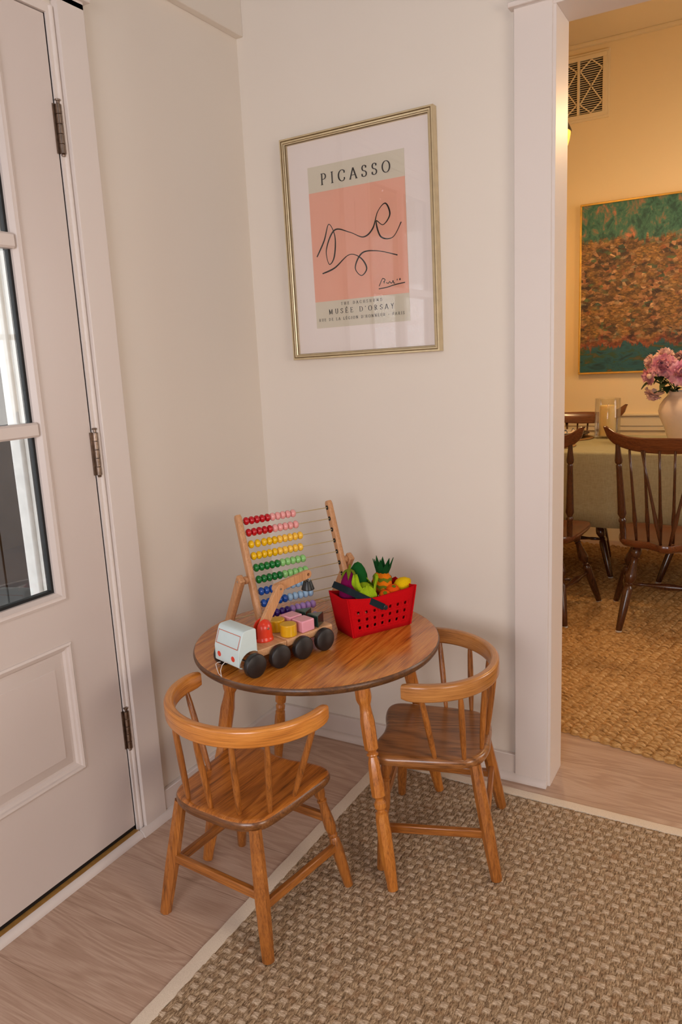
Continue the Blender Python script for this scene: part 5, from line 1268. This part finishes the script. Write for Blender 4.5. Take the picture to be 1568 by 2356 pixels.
city = PT.ramp(vs_.outputs[0], [(0.0, srgb(40, 28, 26)), (0.22, srgb(92, 66, 38)), (0.40, srgb(124, 92, 52)), (0.56, srgb(170, 124, 84)), (0.68, srgb(144, 80, 44)), (0.80, srgb(214, 170, 120)), (0.90, srgb(44, 80, 66)), (0.96, srgb(84, 100, 60))])
city = PT.mix(PT.ramp(n1, [(0.38, (0.85, 0.85, 0.85, 1)), (0.56, (0, 0, 0, 1))]), city, srgb(46, 26, 22))
ochre = PT.ramp(n2, [(0.3, srgb(62, 44, 24)), (0.5, srgb(130, 92, 40)), (0.7, srgb(196, 144, 70))])
city = PT.mix(PT.ramp(n3, [(0.45, (0, 0, 0, 1)), (0.6, (0.75, 0.75, 0.75, 1))]), city, ochre)
sky_n = PT.noise(pv_(1.3, 0.9, 0.5, 2.0), 13, 5, 0.7, 0.5)
sky = PT.ramp(sky_n, [(0.40, srgb(22, 74, 64)), (0.52, srgb(58, 112, 90)), (0.60, srgb(122, 108, 82)), (0.72, srgb(206, 122, 84))])
wat = PT.ramp(PT.noise(pv_(0.8, 2.2, 0, 5.0), 12, 4, 0.6, 0.6), [(0.32, srgb(16, 50, 54)), (0.50, srgb(28, 86, 92)), (0.60, srgb(46, 74, 50)), (0.74, srgb(116, 76, 44))])
red = PT.ramp(n1, [(0.3, srgb(64, 26, 24)), (0.6, srgb(150, 60, 40)), (0.75, srgb(186, 96, 60))])
c = PT.mix(PT.ramp(zz, [(0.275, (0, 0, 0, 1)), (0.30, (1, 1, 1, 1))]), city, sky)
c = PT.mix(PT.ramp(PT.math('MULTIPLY', zz, -1.0), [(0.29, (0, 0, 0, 1)), (0.33, (0.6, 0.6, 0.6, 1))]), c, red)
c = PT.mix(PT.ramp(PT.math('MULTIPLY', zz, -1.0), [(0.345, (0, 0, 0, 1)), (0.36, (1, 1, 1, 1))]), c, wat)
PT.base(c); PT.set(Roughness=0.55); PT.bump(n1, 0.4, 0.003)
px0, px1, pz0, pz1 = 0.356, 1.75, 1.100, 2.142
pa = empty('framed_painting', ((px0+px1)/2, DY-0.001, (pz0+pz1)/2), 0, 'large teal and rust townscape painting in a thin gold frame', 'painting')
hw, hh = (px1-px0)/2, (pz1-pz0)/2
M().box((-hw+0.012, -0.026, -hh+0.012), (hw-0.012, -0.004, hh-0.012)).obj('canvas', PT.m, pa)
GOLD = plain('gold_frame', srgb(238, 196, 104), 0.22, 0.75, var=0.15, scale=20)
for a, b in (((-hw, -hh), (hw, -hh+0.012)), ((-hw, hh-0.012), (hw, hh)), ((-hw, -hh+0.012), (-hw+0.012, hh-0.012)), ((hw-0.012, -hh+0.012), (hw, hh-0.012))):
    M().box((a[0], -0.038, a[1]), (b[0], 0.0, b[1])).obj('frame_rail', GOLD, pa, bevel=0.002)

# wall vent
ve = empty('wall_vent', (0.33, DY-0.001, 2.817), 0, 'cream wall vent grille with slats, high on the dining wall', 'vent')
VW, VH = 0.180, 0.189
M().box((-VW+0.02, -0.003, -VH+0.02), (VW-0.02, -0.001, VH-0.02)).obj('backing', plain('vent_shade_dark', srgb(20, 24, 34), 0.8), ve)  # dark sheet standing in for the shade behind the slats
m = M()
for lo_, hi_, d in ((0.0, 0.014, 0.012), (0.014, 0.038, 0.018)):
    for a, b in (((-VW+lo_, -VH+lo_), (VW-lo_, -VH+hi_)), ((-VW+lo_, VH-hi_), (VW-lo_, VH-lo_)), ((-VW+lo_, -VH+hi_), (-VW+hi_, VH-hi_)), ((VW-hi_, -VH+hi_), (VW-lo_, VH-hi_))):
        m.box((a[0], -d, a[1]), (b[0], 0, b[1]))
m.box((-0.007, -0.019, -VH+0.038), (0.007, -0.002, VH-0.038))
m.obj('vent_frame', DINT, ve, bevel=0.0012)
m = M(); ns = 24; H_ = VH-0.04
for i in range(ns): 
    z = -H_ + 2*H_*(i+0.5)/ns
    m.box((-VW+0.038, -0.009, z-0.0016), (VW-0.038, -0.006, z+0.0022))
m.obj('louvres', DINT, ve)
m = M()
for s in (-1, 1):
    x0, x1 = s*0.010, s*(VW-0.040); xm = (x0+x1)/2
    for p, q in (((x0, -H_*0.62), (x1, H_*0.62)), ((x0, H_*0.62), (x1, -H_*0.62)), ((x0, H_*0.62), (xm, H_)), ((xm, H_), (x1, H_*0.62)), ((x0, -H_*0.62), (xm, -H_)), ((xm, -H_), (x1, -H_*0.62))):
        m.beam((p[0], -0.0125, p[1]), (q[0], -0.0125, q[1]), 0.007, 0.005, up=(0, 1, 0))
m.obj('lattice', DINT, ve)

# pendant lamps (amber glass under black rims)
AMB = NT('amber_lit_glass'); AMB.base(srgb(255, 180, 70)); an = AMB.noise(AMB.coord(), 20, 2)
AMB.b.inputs['Emission Color'].default_value = (1.0, 0.42, 0.06, 1); AMB.b.inputs['Emission Strength'].default_value = 1.3; AMB.set(Roughness=0.3)
AMB.base(AMB.ramp(an, [(0.4, srgb(250, 170, 60)), (0.6, srgb(255, 190, 90))]))
BULB = NT('bulb_glow'); BULB.b.inputs['Emission Color'].default_value = (1.0, 0.80, 0.5, 1); BULB.b.inputs['Emission Strength'].default_value = 60
bnn = BULB.noise(BULB.coord(), 5, 1); BULB.base(BULB.ramp(bnn, [(0.4, (1, .9, .7, 1)), (0.6, (1, .92, .75, 1))]))
BRM = plain('black_metal_rim', srgb(26, 22, 18), 0.3, 0.5)
def pendant(x, y, z, label, power):
    p = empty('pendant_lamp', (x, y, z), 0, label, 'lamp', 'amber pendant lamps')
    M().lathe([(0.148, 0.0), (0.150, 0.008), (0.132, 0.048), (0.05, 0.075), (0.02, 0.09), (0.018, 0.10), (0.0, 0.10)], n=48, cap=False).obj('rim', BRM, p, smooth='auto')
    M().lathe([(0.146, 0.002), (0.140, -0.03), (0.112, -0.12), (0.085, -0.15)], n=48, cap=False).obj('lamp_shade', AMB.m, p, smooth=True)
    M().lathe([(0.004, 0.0), (0.004, 1.0)], (0, 0, 0.098), (0, 0, H2-z-0.02), n=8).lathe([(0.05, 0), (0.05, 0.02)], (0, 0, H2-z-0.021), n=24).obj('rod', BRM, p, smooth='auto')
    M().lathe([(0, -0.045), (0.02, -0.04), (0.03, -0.02), (0.028, 0.005), (0.014, 0.03), (0.0, 0.034)], n=20).obj('bulb', BULB.m, p, smooth=True)
    point_light('pendant_glow', (x, y, z-0.16), power, (1.0, 0.66, 0.32), 0.06)
pendant(0.428, 1.80, 2.262, 'black rimmed amber pendant lamp peeking past the doorway jamb', 20)
pendant(1.50, 1.90, 2.50, 'black rimmed amber pendant lamp over the right end of the dining table', 20)
# entry ceiling lamp
el = empty('ceiling_lamp', (1.75, -1.25, H1), 0, 'flush white ceiling lamp of the entry room', 'lamp')
M().lathe([(0.0, -0.002), (0.26, -0.002), (0.26, -0.03), (0.25, -0.03), (0.25, -0.01), (0, -0.01)], n=48).obj('lamp_base', TRIM, el, smooth='auto')
